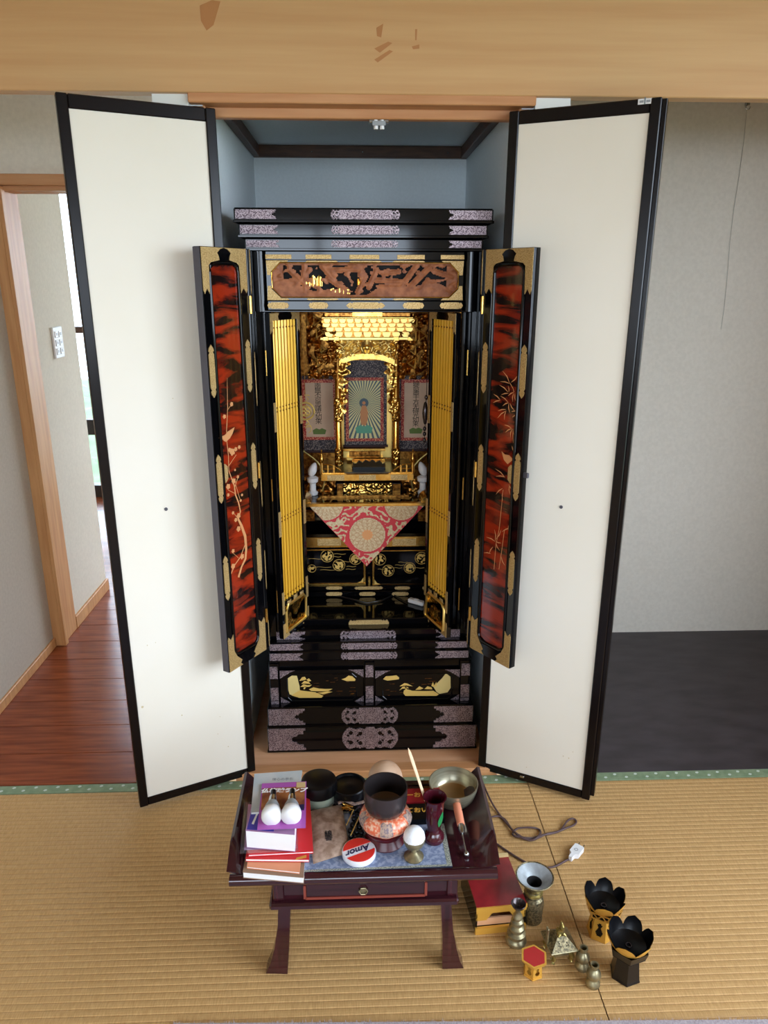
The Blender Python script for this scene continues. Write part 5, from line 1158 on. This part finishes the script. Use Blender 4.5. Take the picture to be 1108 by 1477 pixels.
# maroon vase with a painted leaf, and an offering stick
x, y = lpos(626, 1213, MZ); y += .006; Hv = hgt(x, y, 1149) - MZ
vs = thing('flower_vase', 'slim maroon ceramic vase painted with a green leaf', 'vase', (x, y, MZ)); 
obj('body', MB().lathe([(0, 0), (.020, 0), (.0215, .004), (.021, .012), (.015, .020), (.0125, .026), (.0145, .034), (.0175, .05), (.0185, Hv * .75), (.0205, Hv - .004), (.024, Hv), (.0215, Hv + .0002), (.0175, Hv - .01), (.0155, Hv * .7), (.012, .04), (0, .036)], x, y, MZ, 36), 'ceramic_maroon', vs, smooth=40)
mb = MB(); N = 10; V = []
for i in range(N + 1):
    t_ = i / N; w_ = .34 * math.sin(math.pi * t_) ** .8; zz = MZ + Hv * .42 + Hv * .32 * t_; a = -1.15 + .5 * t_
    for s_ in (-1, 1): V.append((x + .0192 * math.cos(a + s_ * w_), y + .0192 * math.sin(a + s_ * w_), zz))
obj('painted_leaf', MB().add(V, [(2 * i, 2 * i + 1, 2 * i + 3, 2 * i + 2) for i in range(N)]), 'leaf_green', vs)
p1 = Vector((x - .006, y + .006, MZ + .05)); top = onY(589, 1079, y + .055)
stk = obj('wooden_stick', MB().tube([p1, p1.lerp(top, .55), p1.lerp(top, .8), p1.lerp(top, .93), top], [.0035, .0034, .0042, .0036, .0006], 6, .6), 'wood_pale', None, smooth=60, label='pale pointed wooden stick standing in the maroon vase', cat='stick')
# large brass bowl
y = -.432; x = onY(654, 1135, y).x; zr = hgt(x, y, 1128); R = .0535; Hb = zr - TZ
bb = thing('singing_bowl', 'large open brass singing bowl with brown-tinted bottom', 'bell bowl', (x, y, TZ))
ib = .012
obj('bowl', MB().lathe([(0, 0), (R * .60, 0), (R * .74, Hb * .10), (R * .88, Hb * .35), (R * .97, Hb * .75), (R, Hb), (R * .965, Hb), (R * .93, Hb * .75), (R * .84, Hb * .38), (R * .66, Hb * .16), (R * .5, Hb * .12), (0, Hb * .12)], x, y, TZ, 48), 'bowl_brass', bb, smooth=40)
obj('stained_floor', MB().lathe([(0, 0), (R * .74, Hb * .155), (R * .64, Hb * .045), (0, Hb * .01)][1:], x, y, TZ + Hb * .12, 40, caps=False), 'bowl_in', bb, smooth=60)
# rice cup
x, y = lpos(597, 1236, MZ)
rc = thing('rice_cup', 'small brass pedestal cup heaped with white rice', 'offering cup', (x, y, MZ)); Hc = hgt(x, y, 1208) - MZ
obj('cup', MB().lathe([(0, 0), (.019, 0), (.0195, .003), (.012, .008), (.0055, .013), (.005, .019), (.009, .024), (.018, .031), (.0215, .040), (.0215, .046), (.020, .046), (.018, .038), (0, .034)], x, y, MZ, 32), 'brass_old', rc, smooth=40)
obj('rice', MB().lathe([(.0200, .041), (.0212, .048), (.0200, .056), (.0160, .063), (.0085, .0675), (0, .069)], x, y, MZ, 32), 'rice', rc, smooth=60)
gb = MB(); random.seed(31)
for k in range(420):
    a = random.uniform(0, 6.28); t_ = random.random() ** .6; zz = .046 + .022 * (1 - t_ ** 2.2); rr = .0208 * t_
    d1 = Vector((random.uniform(-1, 1), random.uniform(-1, 1), random.uniform(-.6, .6))).normalized() * .0022; cc = Vector((x + rr * math.cos(a), y + rr * math.sin(a), MZ + zz)); d2 = d1.cross(Vector((.3, .2, 1))).normalized() * .0008; d3 = d1.cross(d2).normalized() * .0008
    gb.add([cc - d1, cc + d2, cc + d3, cc - d2, cc - d3, cc + d1], [(0, 2, 1), (0, 3, 2), (0, 4, 3), (0, 1, 4), (5, 1, 2), (5, 2, 3), (5, 3, 4), (5, 4, 1)])
obj('rice_grains', gb, 'rice', rc, kind='stuff')
# round tin, lettering upside down
x, y = lpos(518, 1233, MZ); R = .0335; Ht = .012
tn = thing('mint_tin', 'round flat tin with red panels and white band on mat', 'tin', (x, y, MZ)); tz = MZ + Ht
obj('can', MB().lathe([(0, 0), (R * .97, 0), (R, .002), (R, Ht - .002), (R * .97, Ht), (0, Ht)], x, y, MZ, 44), 'tin_white', tn, smooth=40)
an = math.radians(24)
def tp(u, v, h=0): return (x + u * math.cos(an) - v * math.sin(an), y + u * math.sin(an) + v * math.cos(an), tz + h)
for sg in (1, -1):
    seg = []
    for k in range(17): a = math.radians(18 + 144 * k / 16); seg.append((R * .93 * math.cos(a), sg * R * .93 * math.sin(a)))
    obj('red_panel', MB().prism([p for p in seg], .0007, 0, lambda u, h, v: tp(u, v, h)), 'tin_red', tn)
text('lettering', 'Amor', .021, lambda p: tp(-p.x - .001, -p.y, .0006 + p.z), 'navy_ink', tn, shear=.35, bold=.0003)
# brown paper pouch with lettering
pz = MZ + .004
pq = [onZ(*p, pz + .006) for p in ((452, 1243), (505, 1226), (493, 1157), (441, 1168))]
pc = sum(pq, Vector()) / 4
pk = thing('paper_pouch', 'brown mottled paper pouch with clear top and black lettering', 'pouch', (pc.x, pc.y, MZ)); V = []; N = 12
for top_ in (1, 0):
    for j in range(N + 1):
        for i in range(N + 1):
            s_, t_ = i / N, j / N; p = (pq[0] * (1 - s_) + pq[1] * s_) * (1 - t_) + (pq[3] * (1 - s_) + pq[2] * s_) * t_
            b_ = (math.sin(math.pi * s_) * math.sin(math.pi * t_)) ** .5; V.append((p.x, p.y, MZ + .0045 + (b_ * .011 + .001 * nz3(s_ * 6, t_ * 6, 3) if top_ else -b_ * .0035)))
K = (N + 1) ** 2
Fs = [(o + j * (N + 1) + i, o + j * (N + 1) + i + 1, o + (j + 1) * (N + 1) + i + 1, o + (j + 1) * (N + 1) + i) for o in (0, K) for j in range(N) for i in range(N)]
obj('pouch', MB().add(V, Fs), 'bag_paper', pk, smooth=60)
q_ = onZ(474, 1206, MZ + .0155); text('lettering', '線香', .0165, lambda p: (q_.x + p.x * .99 - p.y * .1, q_.y + p.y * 1.0 + p.x * .1, MZ + .0160 + p.z), 'ink', pk, vertical=True, bold=.0001)
cq = [onZ(*p, pz + .008) for p in ((442, 1169), (492, 1158), (489, 1148), (455, 1157))]
obj('clear_flap', MB().add([tuple(p) for p in cq], [(0, 1, 2, 3)]), 'clear_plastic', pk)
# gilt ribbon and prayer beads beside it
gx = onZ(501, 1164, MZ + .012)
gr_ = thing('gilt_tassel', 'crumpled gold foil tassel above the paper pouch', 'tassel', (gx.x, gx.y, MZ)); random.seed(12)
for k in range(5):
    a = random.uniform(0, 6.28); pts = [gx + Vector((random.uniform(-.012, .012), random.uniform(-.01, .01), random.uniform(-.008, .008))) for _ in range(6)]; obj('foil_strip', MB().tube(pts, .0028, 5, .3), 'gold', gr_)
obj('ribbon', MB().tube([gx + Vector((-.02, .012, 0)), gx + Vector((-.005, .016, .004)), gx + Vector((.015, .006, .002)), gx + Vector((.04, .012, .004))], .005, 6, .3), 'brocade_tan', gr_)
pb = thing('prayer_beads', 'string of black prayer beads beside the coral cushion', 'prayer beads', (onZ(518, 1195, MZ).x, onZ(518, 1195, MZ).y, MZ))
pts = [(508, 1172), (513, 1168), (519, 1170), (522, 1177), (521, 1185), (519, 1193), (521, 1201), (518, 1208), (512, 1212), (507, 1206), (506, 1198), (509, 1190), (511, 1181), (515, 1200), (515, 1186), (516, 1177)]
for k, p in enumerate(pts): v = onZ(*p, MZ + .006); obj('bead', MB().ball((v.x, v.y, MZ + .0062), .0062, 12, 8), 'black_plastic', pb, smooth=60)
for a, b_ in (((510, 1168), (500, 1190)), ((521, 1172), (506, 1205))): obj('cord', MB().tube([onZ(*a, MZ + .014), onZ((a[0] + b_[0]) / 2, (a[1] + b_[1]) / 2, MZ + .017), onZ(*b_, MZ + .014)], .0012, 5), 'gold_paint', pb)
# bell striker with salmon grip
a, b_, c2, e = onZ(658, 1156, TZ + .028), onZ(665, 1190, TZ + .022), onZ(667, 1203, TZ + .017), onZ(673, 1232, TZ + .0058)
sk = thing('bell_striker', 'metal bell striker with salmon pink grip and ball tip', 'bell striker', (c2.x, c2.y, TZ))
obj('grip', MB().tube([a + (a - b_) * .02, a, a.lerp(b_, .5), b_], [.0065, .0082, .0088, .0080], 12), 'salmon', sk, smooth=60)
obj('ferrule', MB().tube([b_, b_.lerp(c2, .4), c2], [.0066, .0072, .0050], 12), 'steel', sk, smooth=60); obj('rod', MB().tube([c2, e], .0018, 8), 'steel', sk, smooth=60); obj('ball', MB().ball((e.x, e.y, TZ + .0062), .006, 14, 8), 'steel', sk, smooth=60)
# ---- books and booklets
def book(name, label, cat, pxs, z, th, cover, pages='page_white', cov_t=.0008, spine=None):
    q = [onZ(x, y, z) for x, y in pxs]; c_ = sum(q, Vector()) / 4; t = thing(name, label, cat, (c_.x, c_.y, z - th))
    def slab(nm, k, za, zb_, m_): p = [c_ + (v - c_) * k for v in q]; return obj(nm, MB().hexa([(v.x, v.y, za) for v in p] + [(v.x, v.y, zb_) for v in p]), m_, t)
    slab('page_block', .985, z - th + cov_t, z - cov_t, pages); cv = slab('cover', 1, z - cov_t, z, cover); slab('back_cover', 1, z - th, z - th + cov_t, cover)
    return t, q, cv
book('magazine', 'grey-brown covered magazine with white pages, lowest in the pile', 'magazine', ((350, 1258), (438, 1266), (445, 1172), (368, 1168)), TZ + .0145, .014, 'cover_brown')
book('booklet', 'thin orange booklet between the magazine and the red booklets', 'booklet', ((356, 1250), (432, 1258), (442, 1170), (370, 1166)), TZ + .0195, .0045, 'cover_orange')
book('booklet', 'red booklet with yellow corner label and white page edges', 'booklet', ((354, 1239), (446, 1240), (446, 1168), (366, 1168)), TZ + .0265, .006, 'cover_red')
bk, q_, cv = book('booklet', 'red covered booklet topmost of the red ones under the plastic sleeve', 'booklet', ((358, 1233), (452, 1228), (447, 1150), (372, 1155)), TZ + .032, .005, 'cover_red', cov_t=.001)
flatq('yellow_label', ((426, 1240), (442, 1237), (442, 1233), (428, 1237)), TZ + .0270, .0004, 'gold_yellow', bpy.data.objects['booklet.001'])
# plastic sleeve with a lilac sheet
sl_ = thing('plastic_sleeve', 'clear plastic sleeve holding a lilac sheet under the thick paperback', 'sleeve', (onZ(380, 1200, TZ + .027).x, onZ(380, 1200, TZ + .027).y, TZ + .0325))
flatq('sheet', ((352, 1226), (427, 1223), (424, 1162), (358, 1160)), TZ + .0335, .0006, 'cover_purple', sl_); flatq('film', ((346, 1231), (430, 1227), (427, 1158), (352, 1157)), TZ + .0344, .0006, 'clear_plastic', sl_)
BT = TZ + .0350 + .040
bk, q_, cv = book('paperback', 'thick paperback with blue and white cover and white page edges', 'book', ((354, 1198), (425, 1204), (428, 1153), (366, 1150)), BT, .040, 'cover_purple')
flatq('blue_band', ((356, 1196), (395, 1199), (398, 1166), (364, 1164)), BT + .0006, .0005, 'cover_blue', bk); flatq('white_flash', ((363, 1188), (366, 1189), (373, 1172), (371, 1171)), BT + .0010, .0005, 'page_white', bk)
bk, q_, cv = book('booklet', 'pale grey booklet under the twin bulb pack', 'booklet', ((362, 1172), (427, 1168), (436, 1111), (367, 1116)), BT + .005, .0045, 'cover_pale')
q0 = onZ(408, 1124, BT + .0054); text('lettering', '信心の手引', .009, lambda p: (q0.x + p.x, q0.y + p.y, BT + .0054 + p.z), 'plastic_grey', bk)
# twin bulb blister pack
pz = BT + .0085; cq = [onZ(*p, pz) for p in ((371, 1197), (441, 1194), (442, 1127), (378, 1130))]; cc = sum(cq, Vector()) / 4
bp_ = thing('bulb_pack', 'orange and violet blister pack holding two white altar bulbs', 'bulb pack', (cc.x, cc.y, BT + .0055))
def cp2(s_, t_, h=0): p = (cq[0] * (1 - s_) + cq[1] * s_) * (1 - t_) + (cq[3] * (1 - s_) + cq[2] * s_) * t_; return (p.x, p.y, pz + h)
def patch(nm, s0, s1, t0, t1, h, m_): return obj(nm, MB().hexa([cp2(s0, t0, h - .0006), cp2(s1, t0, h - .0006), cp2(s1, t1, h - .0006), cp2(s0, t1, h - .0006), cp2(s0, t0, h), cp2(s1, t0, h), cp2(s1, t1, h), cp2(s0, t1, h)]), m_, bp_)
patch('card', 0, 1, 0, 1, 0, 'card_violet'); patch('printed_photo', .03, .97, .40, .88, .0006, 'card_orange'); patch('top_band', .0, .75, .90, .97, .0006, 'card_violet'); patch('corner_print', .78, .98, .86, .98, .0007, 'pale_box')
q1 = cp2(.5, .80, .0012); text('lettering', '仏壇球ランプ', .0115, lambda p: (q1[0] + p.x * 1.35, q1[1] + p.y * 1.2 - p.x * .0, q1[2] + p.z), 'page_white', bp_, shear=.2, bold=.0004)
for s_ in (.29, .70):
    x, y, z = cp2(s_, .22, .001); d_ = (Vector(cp2(s_, .8)) - Vector(cp2(s_, .2))).normalized(); ct_ = Vector((x, y, z + .013))
    obj('bulb', MB().lathe([(0, -.019), (.016, -.0185), (.0196, -.014), (.0200, -.005), (.0175, .004), (.012, .008), (0, .008)], ct_.x, ct_.y, ct_.z, 20, tilt=Vector((0, 0, 1)).rotation_difference(d_).to_matrix().to_4x4()), 'bulb_white', bp_, smooth=50)
    obj('bulb_shoulder', MB().tube([ct_ + d_ * .004, ct_ + d_ * .014, ct_ + d_ * .026], [.0162, .0150, .0105], 16), 'plastic_grey', bp_, smooth=60)
    obj('bulb_neck', MB().tube([ct_ + d_ * .026, ct_ + d_ * .044], [.010, .0075], 12), 'steel', bp_, smooth=60); obj('bulb_cap', MB().tube([ct_ + d_ * .044, ct_ + d_ * .062], [.0062, .0055], 12), 'black_plastic', bp_, smooth=60)
patch('seal', .85, .96, .36, .48, .0008, 'navy_ink')
# ================================================================== THINGS ON THE TATAMI
def lt(name, label, cat, bx, by, rb, parts, group=None):
    g = onZ(bx, by, 0); x, y = g.x, g.y + rb; t = thing(name, label, cat, (x, y, 0), group)
    for nm, prof, m_ in parts(x, y): obj(nm, MB().lathe(prof, x, y, 0, 32, caps=False), m_, t, smooth=38)
    return t, x, y
lt('bronze_vase', 'wide-mouthed engraved bronze flower vase standing on tatami', 'vase', 770, 1336, .022, lambda x, y: [
    ('body', [(0, 0), (.022, 0), (.0235, .004), (.0225, .010), (.0235, .030), (.0245, .048), (.022, .060), (.0165, .064), (.0175, .068), (.020, .071), (.017, .075), (.0155, .079)], 'bronze'),
    ('neck_ring', [(.0155, .070), (.0205, .072), (.0205, .076), (.0155, .078)], 'brass_bright'),
    ('mouth', [(.0155, .079), (.020, .092), (.031, .106), (.040, .1145), (.0415, .117), (.0405, .1185), (.038, .117)], 'bronze'),
    ('inner_cone', [(.038, .117), (.031, .1125), (.023, .1075), (.0165, .1015)], 'bronze_pale'), ('throat', [(.0165, .1015), (.0135, .090), (.0125, .05), (0, .048)], 'ink')])  # throat coloured black for the shade down inside the mouth
lt('candlestick', 'bronze candlestick of stacked rings shaped like a pagoda on tatami', 'candlestick', 747, 1369, .020, lambda x, y: [
    ('stem', [(0, 0), (.0215, 0), (.0225, .004), (.0215, .009), (.0165, .014), (.0165, .017), (.0198, .020), (.0198, .025), (.0140, .030), (.0135, .033), (.0168, .036), (.0165, .041), (.0112, .046), (.0108, .049), (.0138, .052), (.0132, .057), (.0085, .061), (.0082, .064), (.0108, .067), (.0100, .071), (.0055, .077), (.0055, .084), (.0085, .092)], 'brass_old'),
    ('drip_cup', [(.0075, .090), (.0135, .096), (.0158, .102), (.0150, .1025), (.012, .097), (.006, .093), (0, .0925)], 'dark_bronze'), ('spike', [(.0022, .093), (.0018, .102), (0, .110)], 'steel')])
for bx, by, rb, lab in ((842, 1403, .013, 'small brass gourd-shaped bud vase touching the incense burner side'), (858, 1429, .014, 'small brass gourd-shaped bud vase over the mat seam')):
    lt('bud_vase', lab, 'vase', bx, by, rb, lambda x, y: [('body', [(0, 0), (.0135, 0), (.0145, .003), (.0140, .009), (.0095, .014), (.0088, .0165), (.0125, .021), (.0145, .027), (.0135, .033), (.0095, .039), (.0068, .042), (.0072, .047), (.0088, .051), (.0086, .0525), (.0062, .052), (.0055, .046), (.0052, .03), (0, .028)], 'brass_old')], 'pair of brass bud vases')
# hexagonal pieces
def hexring(r0, z0, r1, z1, x, y, a0): return [(x + r0 * math.cos(a0 + k * math.pi / 3), y + r0 * math.sin(a0 + k * math.pi / 3), z0) for k in range(6)] + [(x + r1 * math.cos(a0 + k * math.pi / 3), y + r1 * math.sin(a0 + k * math.pi / 3), z1) for k in range(6)]
HF = [(k, (k + 1) % 6, 6 + (k + 1) % 6, 6 + k) for k in range(6)]
def hexsolid(r0, z0, r1, z1, x, y, a0): return MB().add(hexring(r0, z0, r1, z1, x, y, a0), HF + [tuple(reversed(range(6))), tuple(range(6, 12))])
def hexface(x, y, a0, k, r0, z0, r1, z1, fn, m_, nm, parent, nu=18, nv=16, th=.0015):
    """one pierced side wall of a hexagonal body: fn(s,t) true where solid"""
    A0 = Vector((x + r0 * math.cos(a0 + k * math.pi / 3), y + r0 * math.sin(a0 + k * math.pi / 3), z0)); B0_ = Vector((x + r0 * math.cos(a0 + (k + 1) * math.pi / 3), y + r0 * math.sin(a0 + (k + 1) * math.pi / 3), z0))
    A1 = Vector((x + r1 * math.cos(a0 + k * math.pi / 3), y + r1 * math.sin(a0 + k * math.pi / 3), z1)); B1 = Vector((x + r1 * math.cos(a0 + (k + 1) * math.pi / 3), y + r1 * math.sin(a0 + (k + 1) * math.pi / 3), z1))
    nn = Vector((math.cos(a0 + (k + .5) * math.pi / 3), math.sin(a0 + (k + .5) * math.pi / 3), 0))
    def T(p): s_, t_ = p[0], p[2]; q = (A0 * (1 - s_) + B0_ * s_) * (1 - t_) + (A1 * (1 - s_) + B1 * s_) * t_ - nn * p[1]; return q
    return obj(nm, MB(T).relief(0, 1, 0, 1, nu, nv, lambda s_, t_: 0. if fn(s_, t_) else None, 0, th), m_, parent)
def keyhole(s_, t_): return not (((s_ - .5) / .26) ** 2 + ((t_ - .30) / .20) ** 2 < 1 or (abs(s_ - .5) < .10 and .3 < t_ < .62) or ((s_ - .5) / .2) ** 2 + ((t_ - .64) / .09) ** 2 < 1)
# small red and gold hexagonal stand
g = onZ(772, 1415, 0); x, y = g.x, g.y + .020; a0 = .30
t = thing('rice_stand', 'small hexagonal gilt stand with red top and pierced sides', 'offering stand', (x, y, 0))
obj('foot', hexsolid(.0215, 0, .0205, .004, x, y, a0), 'gold_yellow', t)
for k in range(6): hexface(x, y, a0, k, .0195, .004, .0185, .034, keyhole, 'gold_yellow', 'side_panel', t)
obj('top_rim', hexsolid(.0245, .034, .0285, .042, x, y, a0), 'gold_yellow', t); obj('red_top', hexsolid(.0240, .042, .0240, .0425, x, y, a0), 'vermilion', t)
# lotus-petal candle stands
def lotus(bx, by, x_off, scale, a0, black, label):
    g = onZ(bx, by, 0); x, y = g.x, g.y + .026; s_ = scale
    t = thing('lotus_stand', label, 'lotus stand', (x, y, 0)); body = 'lacquer_satin' if black else 'gold_yellow'
    obj('foot', hexsolid(.031 * s_, 0, .030 * s_, .004, x, y, a0), body, t)
    for k in range(6): hexface(x, y, a0, k, .0295 * s_, .004, .0235 * s_, .056 * s_, keyhole if not black else (lambda a, b_: True), body, 'side_panel', t, *((18, 16) if not black else (2, 2)))
    obj('core', hexsolid(.026 * s_, .004, .021 * s_, .054 * s_, x, y, a0), 'black_plastic', t)
    obj('collar', hexsolid(.026 * s_, .056 * s_, .036 * s_, .060 * s_, x, y, a0), body, t)
    for k in range(6): hexface(x, y, a0, k, .0355 * s_, .060 * s_, .040 * s_, .078 * s_, (lambda a, b_: b_ < .16 or b_ > .84 or a < .06 or a > .94 or abs((b_ - .5) - .28 * math.sin(a * 13)) < .14) if not black else (lambda a, b_: True), 'gold_leaf' if not black else body, 'gallery', t, 26, 14)
    obj('gallery_floor', hexsolid(.034 * s_, .0605 * s_, .034 * s_, .063 * s_, x, y, a0), 'black_plastic', t)
    obj('bowl', MB().lathe([(0, .070 * s_), (.018 * s_, .071 * s_), (.034 * s_, .080 * s_), (.035 * s_, .081 * s_), (.018 * s_, .073 * s_), (0, .072 * s_)], x, y, 0, 30), 'black_plastic', t, smooth=50)
    obj('socket', MB().torus((x, y, .0735 * s_), .0055, .0016, 14, 6), 'dark_bronze', t)
    for k in range(6):
        a = a0 + (k + .5) * math.pi / 3 + .2; V = []; N, M = 8, 6
        for j in range(N + 1):
            t_ = j / N; w_ = .74 * (1 - t_ ** 3.2) ** .5 + .01; r_ = (.026 + .022 * t_ ** .9 - .004 * t_ ** 3) * s_; z = (.072 + .036 * t_ ** 1.2) * s_
            for i in range(M + 1):
                aa = a + (i / M - .5) * 2 * w_ * (.032 / (r_ / s_ + .006)); rr = r_; V.append((x + rr * math.cos(aa), y + rr * math.sin(aa), z))
        n0 = len(V); V2 = [(p[0] + .0015 * math.cos(a), p[1] + .0015 * math.sin(a), p[2] - .001) for p in V]
        Fs = [(j * (M + 1) + i, j * (M + 1) + i + 1, (j + 1) * (M + 1) + i + 1, (j + 1) * (M + 1) + i) for j in range(N) for i in range(M)]
        mb = MB().add(V, Fs); mb.cur = 1; mb.add(V2, [tuple(reversed(f)) for f in Fs]); obj('petal', mb, ['black_plastic', 'gold_yellow'], t, smooth=60)
lotus(872, 1359, 0, 1.0, .52, False, 'hexagonal gilt lotus stand with pierced sides and black petals')
lotus(908, 1421, 0, 1.02, .30, True, 'hexagonal plain black lotus stand with black petals')
# incense burner with a roof lid
cx_, cy_ = .392, -.588; an = .14
t = thing('incense_burner', 'square brass incense burner on mask feet with figure on its lid', 'incense burner', (cx_, cy_, 0))
RB = lambda p: (cx_ + p[0] * math.cos(an) - p[1] * math.sin(an), cy_ + p[0] * math.sin(an) + p[1] * math.cos(an), p[2])
obj('body', MB(RB).box(-.021, .021, -.021, .021, .018, .036, .003), 'brass_old', t)
for sx in (-1, 1):
    for sy in (-1, 1): obj('foot', MB(RB).tube([(sx * .018, sy * .018, .026), (sx * .021, sy * .021, .016), (sx * .018, sy * .018, .008), (sx * .021, sy * .021, .0035)], [.0065, .006, .0045, .0045], 8), 'brass_bright', t, smooth=60)
obj('rim', MB(RB).box(-.030, .030, -.030, .030, .036, .0395, .001), 'brass_old', t)
obj('lid', MB(RB).hexa([(-.029, -.029, .0395), (.029, -.029, .0395), (.029, .029, .0395), (-.029, .029, .0395), (-.009, -.009, .060), (.009, -.009, .060), (.009, .009, .060), (-.009, .009, .060)]), 'bronze', t)
for ux, uy in ((-.010, -.0205), (-.006, -.0215), (.006, -.0215), (.010, -.0205), (-.008, -.0175), (.008, -.0175)): obj('vent', MB(RB).ball((ux, uy, .0395 + .0205 * (.029 + uy) / .020), .0014, 6, 4), 'ink', t)
obj('finial_figure', MB(RB).tube([(0, 0, .058), (-.002, 0, .068), (.001, -.004, .076), (0, -.006, .084), (.001, -.002, .090)], [.008, .0075, .006, .005, .0012], 10).tube([(0, .002, .066), (.006, .008, .072), (.004, .008, .082)], [.005, .003, .001], 8).tube([(-.004, -.006, .062), (-.008, -.010, .060)], [.004, .002], 8).tube([(.005, -.006, .062), (.009, -.010, .060)], [.004, .002], 8), 'brass_bright', t, smooth=60)
for sx in (-1,): obj('handle', MB(RB).box(sx * .030, sx * .026, -.005, .005, .036, .078, .001), 'brass_old', t)
# low red lacquer stand lying under the table edge
zs = hgt(.235, -.535, 1311)
q = [onZ(*p, zs) for p in ((688, 1309), (760, 1302), (733, 1235), (672, 1238))]
q[3] = q[0] + (q[2] - q[1])
c_ = sum(q, Vector()) / 4
t = thing('lacquer_stand', 'low red-topped lacquer stand with gold scalloped front', 'stand', (c_.x, c_.y, 0))
def st_pt(s_, f_, z): p = (q[0] * (1 - s_) + q[1] * s_) * (1 - f_) + (q[3] * (1 - s_) + q[2] * s_) * f_; return (p.x, p.y, z)
def blk(nm, s0, s1, f0, f1, z0, z1, m_): return obj(nm, MB().hexa([st_pt(s0, f0, z0), st_pt(s1, f0, z0), st_pt(s1, f1, z0), st_pt(s0, f1, z0), st_pt(s0, f0, z1), st_pt(s1, f0, z1), st_pt(s1, f1, z1), st_pt(s0, f1, z1)]), m_, t)
blk('top', 0, 1, 0, 1, zs - .006, zs, 'red_lacquer'); blk('front_moulding', -.01, 1.01, -.02, 0, zs - .010, zs - .001, 'gold_yellow'); blk('front_moulding', .0, 1.0, -.008, .02, zs - .018, zs - .010, 'gold_yellow')
Ls = (q[1] - q[0]).length
def scal(s_, z): e_ = min(s_, 1 - s_); return 0. if z > zs - .040 + .020 * min(1, max(0, (e_ - .22) / .12)) else None
obj('scalloped_apron', MB(lambda p: Vector(st_pt(p[0], .02, p[2])) + Vector((0, p[1], 0))).relief(0, 1, zs - .042, zs - .017, 40, 18, scal, 0, .004), 'gold_yellow', t)
blk('side_board', 0, .03, .02, .98, .014, zs - .006, 'lacquer'); blk('side_board', .97, 1, .02, .98, .014, zs - .006, 'lacquer'); blk('inner_shelf', .03, .97, .06, .96, .018, .022, 'niche_board')
blk('base_front', -.01, 1.01, -.015, .03, 0, .016, 'gold_yellow'); blk('base', .0, 1.0, .03, 1, 0, .014, 'lacquer'); blk('mid_rail', .04, .98, .05, .08, .016, .034, 'niche_board')
blk('back_rim', .0, 1.0, .985, 1.04, zs - .02, zs + .006, 'pale_box')
# ---- power cord and plug
def floorpts(ps, z=.0032): return [onZ(a, b_, z) for a, b_ in ps]
def smooth_path(pts, k=5):
    out = []
    for i in range(len(pts) - 1):
        p0, p1, p2, p3 = pts[max(0, i - 1)], pts[i], pts[i + 1], pts[min(len(pts) - 1, i + 2)]
        for j in range(k): u = j / k; out.append(.5 * ((2 * p1) + (p2 - p0) * u + (2 * p0 - 5 * p1 + 4 * p2 - p3) * u * u + (3 * p1 - p0 - 3 * p2 + p3) * u ** 3))
    return out + [pts[-1]]
E_ = lambda x, y: (650 + x * .1805, 1100 + y * .1805)
cd_ = thing('power_cord', 'brown power cord looped on the tatami with white plug', 'power cord', tuple(onZ(760, 1200, 0)))
main = [(215, 40), (270, 190), (330, 320), (395, 420), (470, 510), (550, 590), (640, 620), (700, 600), (770, 570), (860, 550), (930, 520), (985, 500), (1005, 470), (975, 447), (930, 470), (880, 540), (800, 568), (730, 580), (660, 602), (590, 600), (510, 585), (500, 560), (540, 525), (640, 518), (700, 530), (720, 560), (690, 600), (640, 622), (590, 605), (500, 545), (440, 460), (390, 430), (340, 432), (285, 450), (200, 500)]
obj('cord', MB().tube(smooth_path([onZ(*E_(a, b_), .003 + .002 * (i % 3)) for i, (a, b_) in enumerate(main)]), .0026, 7), 'cord_brown', cd_, smooth=60)
obj('plug_lead', MB().tube(smooth_path(floorpts([E_(300, 600), E_(370, 650), E_(450, 705), E_(560, 775), E_(680, 830), E_(790, 838), E_(850, 822), E_(900, 795), E_(962, 762)])), .0026, 7), 'cord_brown', cd_, smooth=60)
p0, p1 = onZ(*E_(962, 762), .007), onZ(*E_(1030, 680), .007); d_ = (p1 - p0).normalized(); n_ = Vector((-d_.y, d_.x, 0)); L = (p1 - p0).length
PT = lambda p: p0 + d_ * p[0] + n_ * p[1] + Vector((0, 0, p[2]))
obj('plug', MB(PT).prism([(-.004, -.004), (.010, -.005), (.016, -.012), (L, -.012), (L + .002, -.008), (L + .002, .008), (L, .012), (.016, .012), (.010, .005), (-.004, .004)], -.006, .007, lambda x, y, z: (x, z, y)), 'plastic_white', cd_)
for s_ in (-1, 1): obj('prong', MB(PT).box(L, L + .014, s_ * .0065 - .0008, s_ * .0065 + .0008, -.002, .003), 'steel', cd_)
obj('plug_mark', MB(PT).torus((L * .6, 0, .0072), .004, .0007, 12, 5), 'plastic_grey', cd_)
# ---- grey rug whose fuzzy edge just enters the view
a, b_ = onZ(250, 1477, .004), onZ(1180, 1471, .004)
rg = thing('rug', 'pale grey fuzzy rug lying over the tatami', 'rug', (.2, -1.3, 0))
obj('pile_base', MB().hexa([(a.x - .0, -1.9, .0005), (1.5, -1.9, .0005), (b_.x, b_.y, .0005), (a.x, a.y, .0005), (a.x, -1.9, .006), (1.5, -1.9, .006), (b_.x, b_.y, .006), (a.x, a.y, .006)]), 'rug_grey', rg)
random.seed(2); mb = MB()
for i in range(900):
    t_ = random.random(); p = a.lerp(b_, t_) + Vector((0, random.uniform(-.012, .001), 0)); l_ = random.uniform(.006, .012); dx = random.uniform(-.003, .003)
    mb.add([(p.x - .0008, p.y, .001), (p.x + .0008, p.y, .001), (p.x + dx, p.y + random.uniform(0, .005), l_)], [(0, 1, 2)])
obj('edge_fibres', mb, 'rug_grey', rg, kind='stuff')
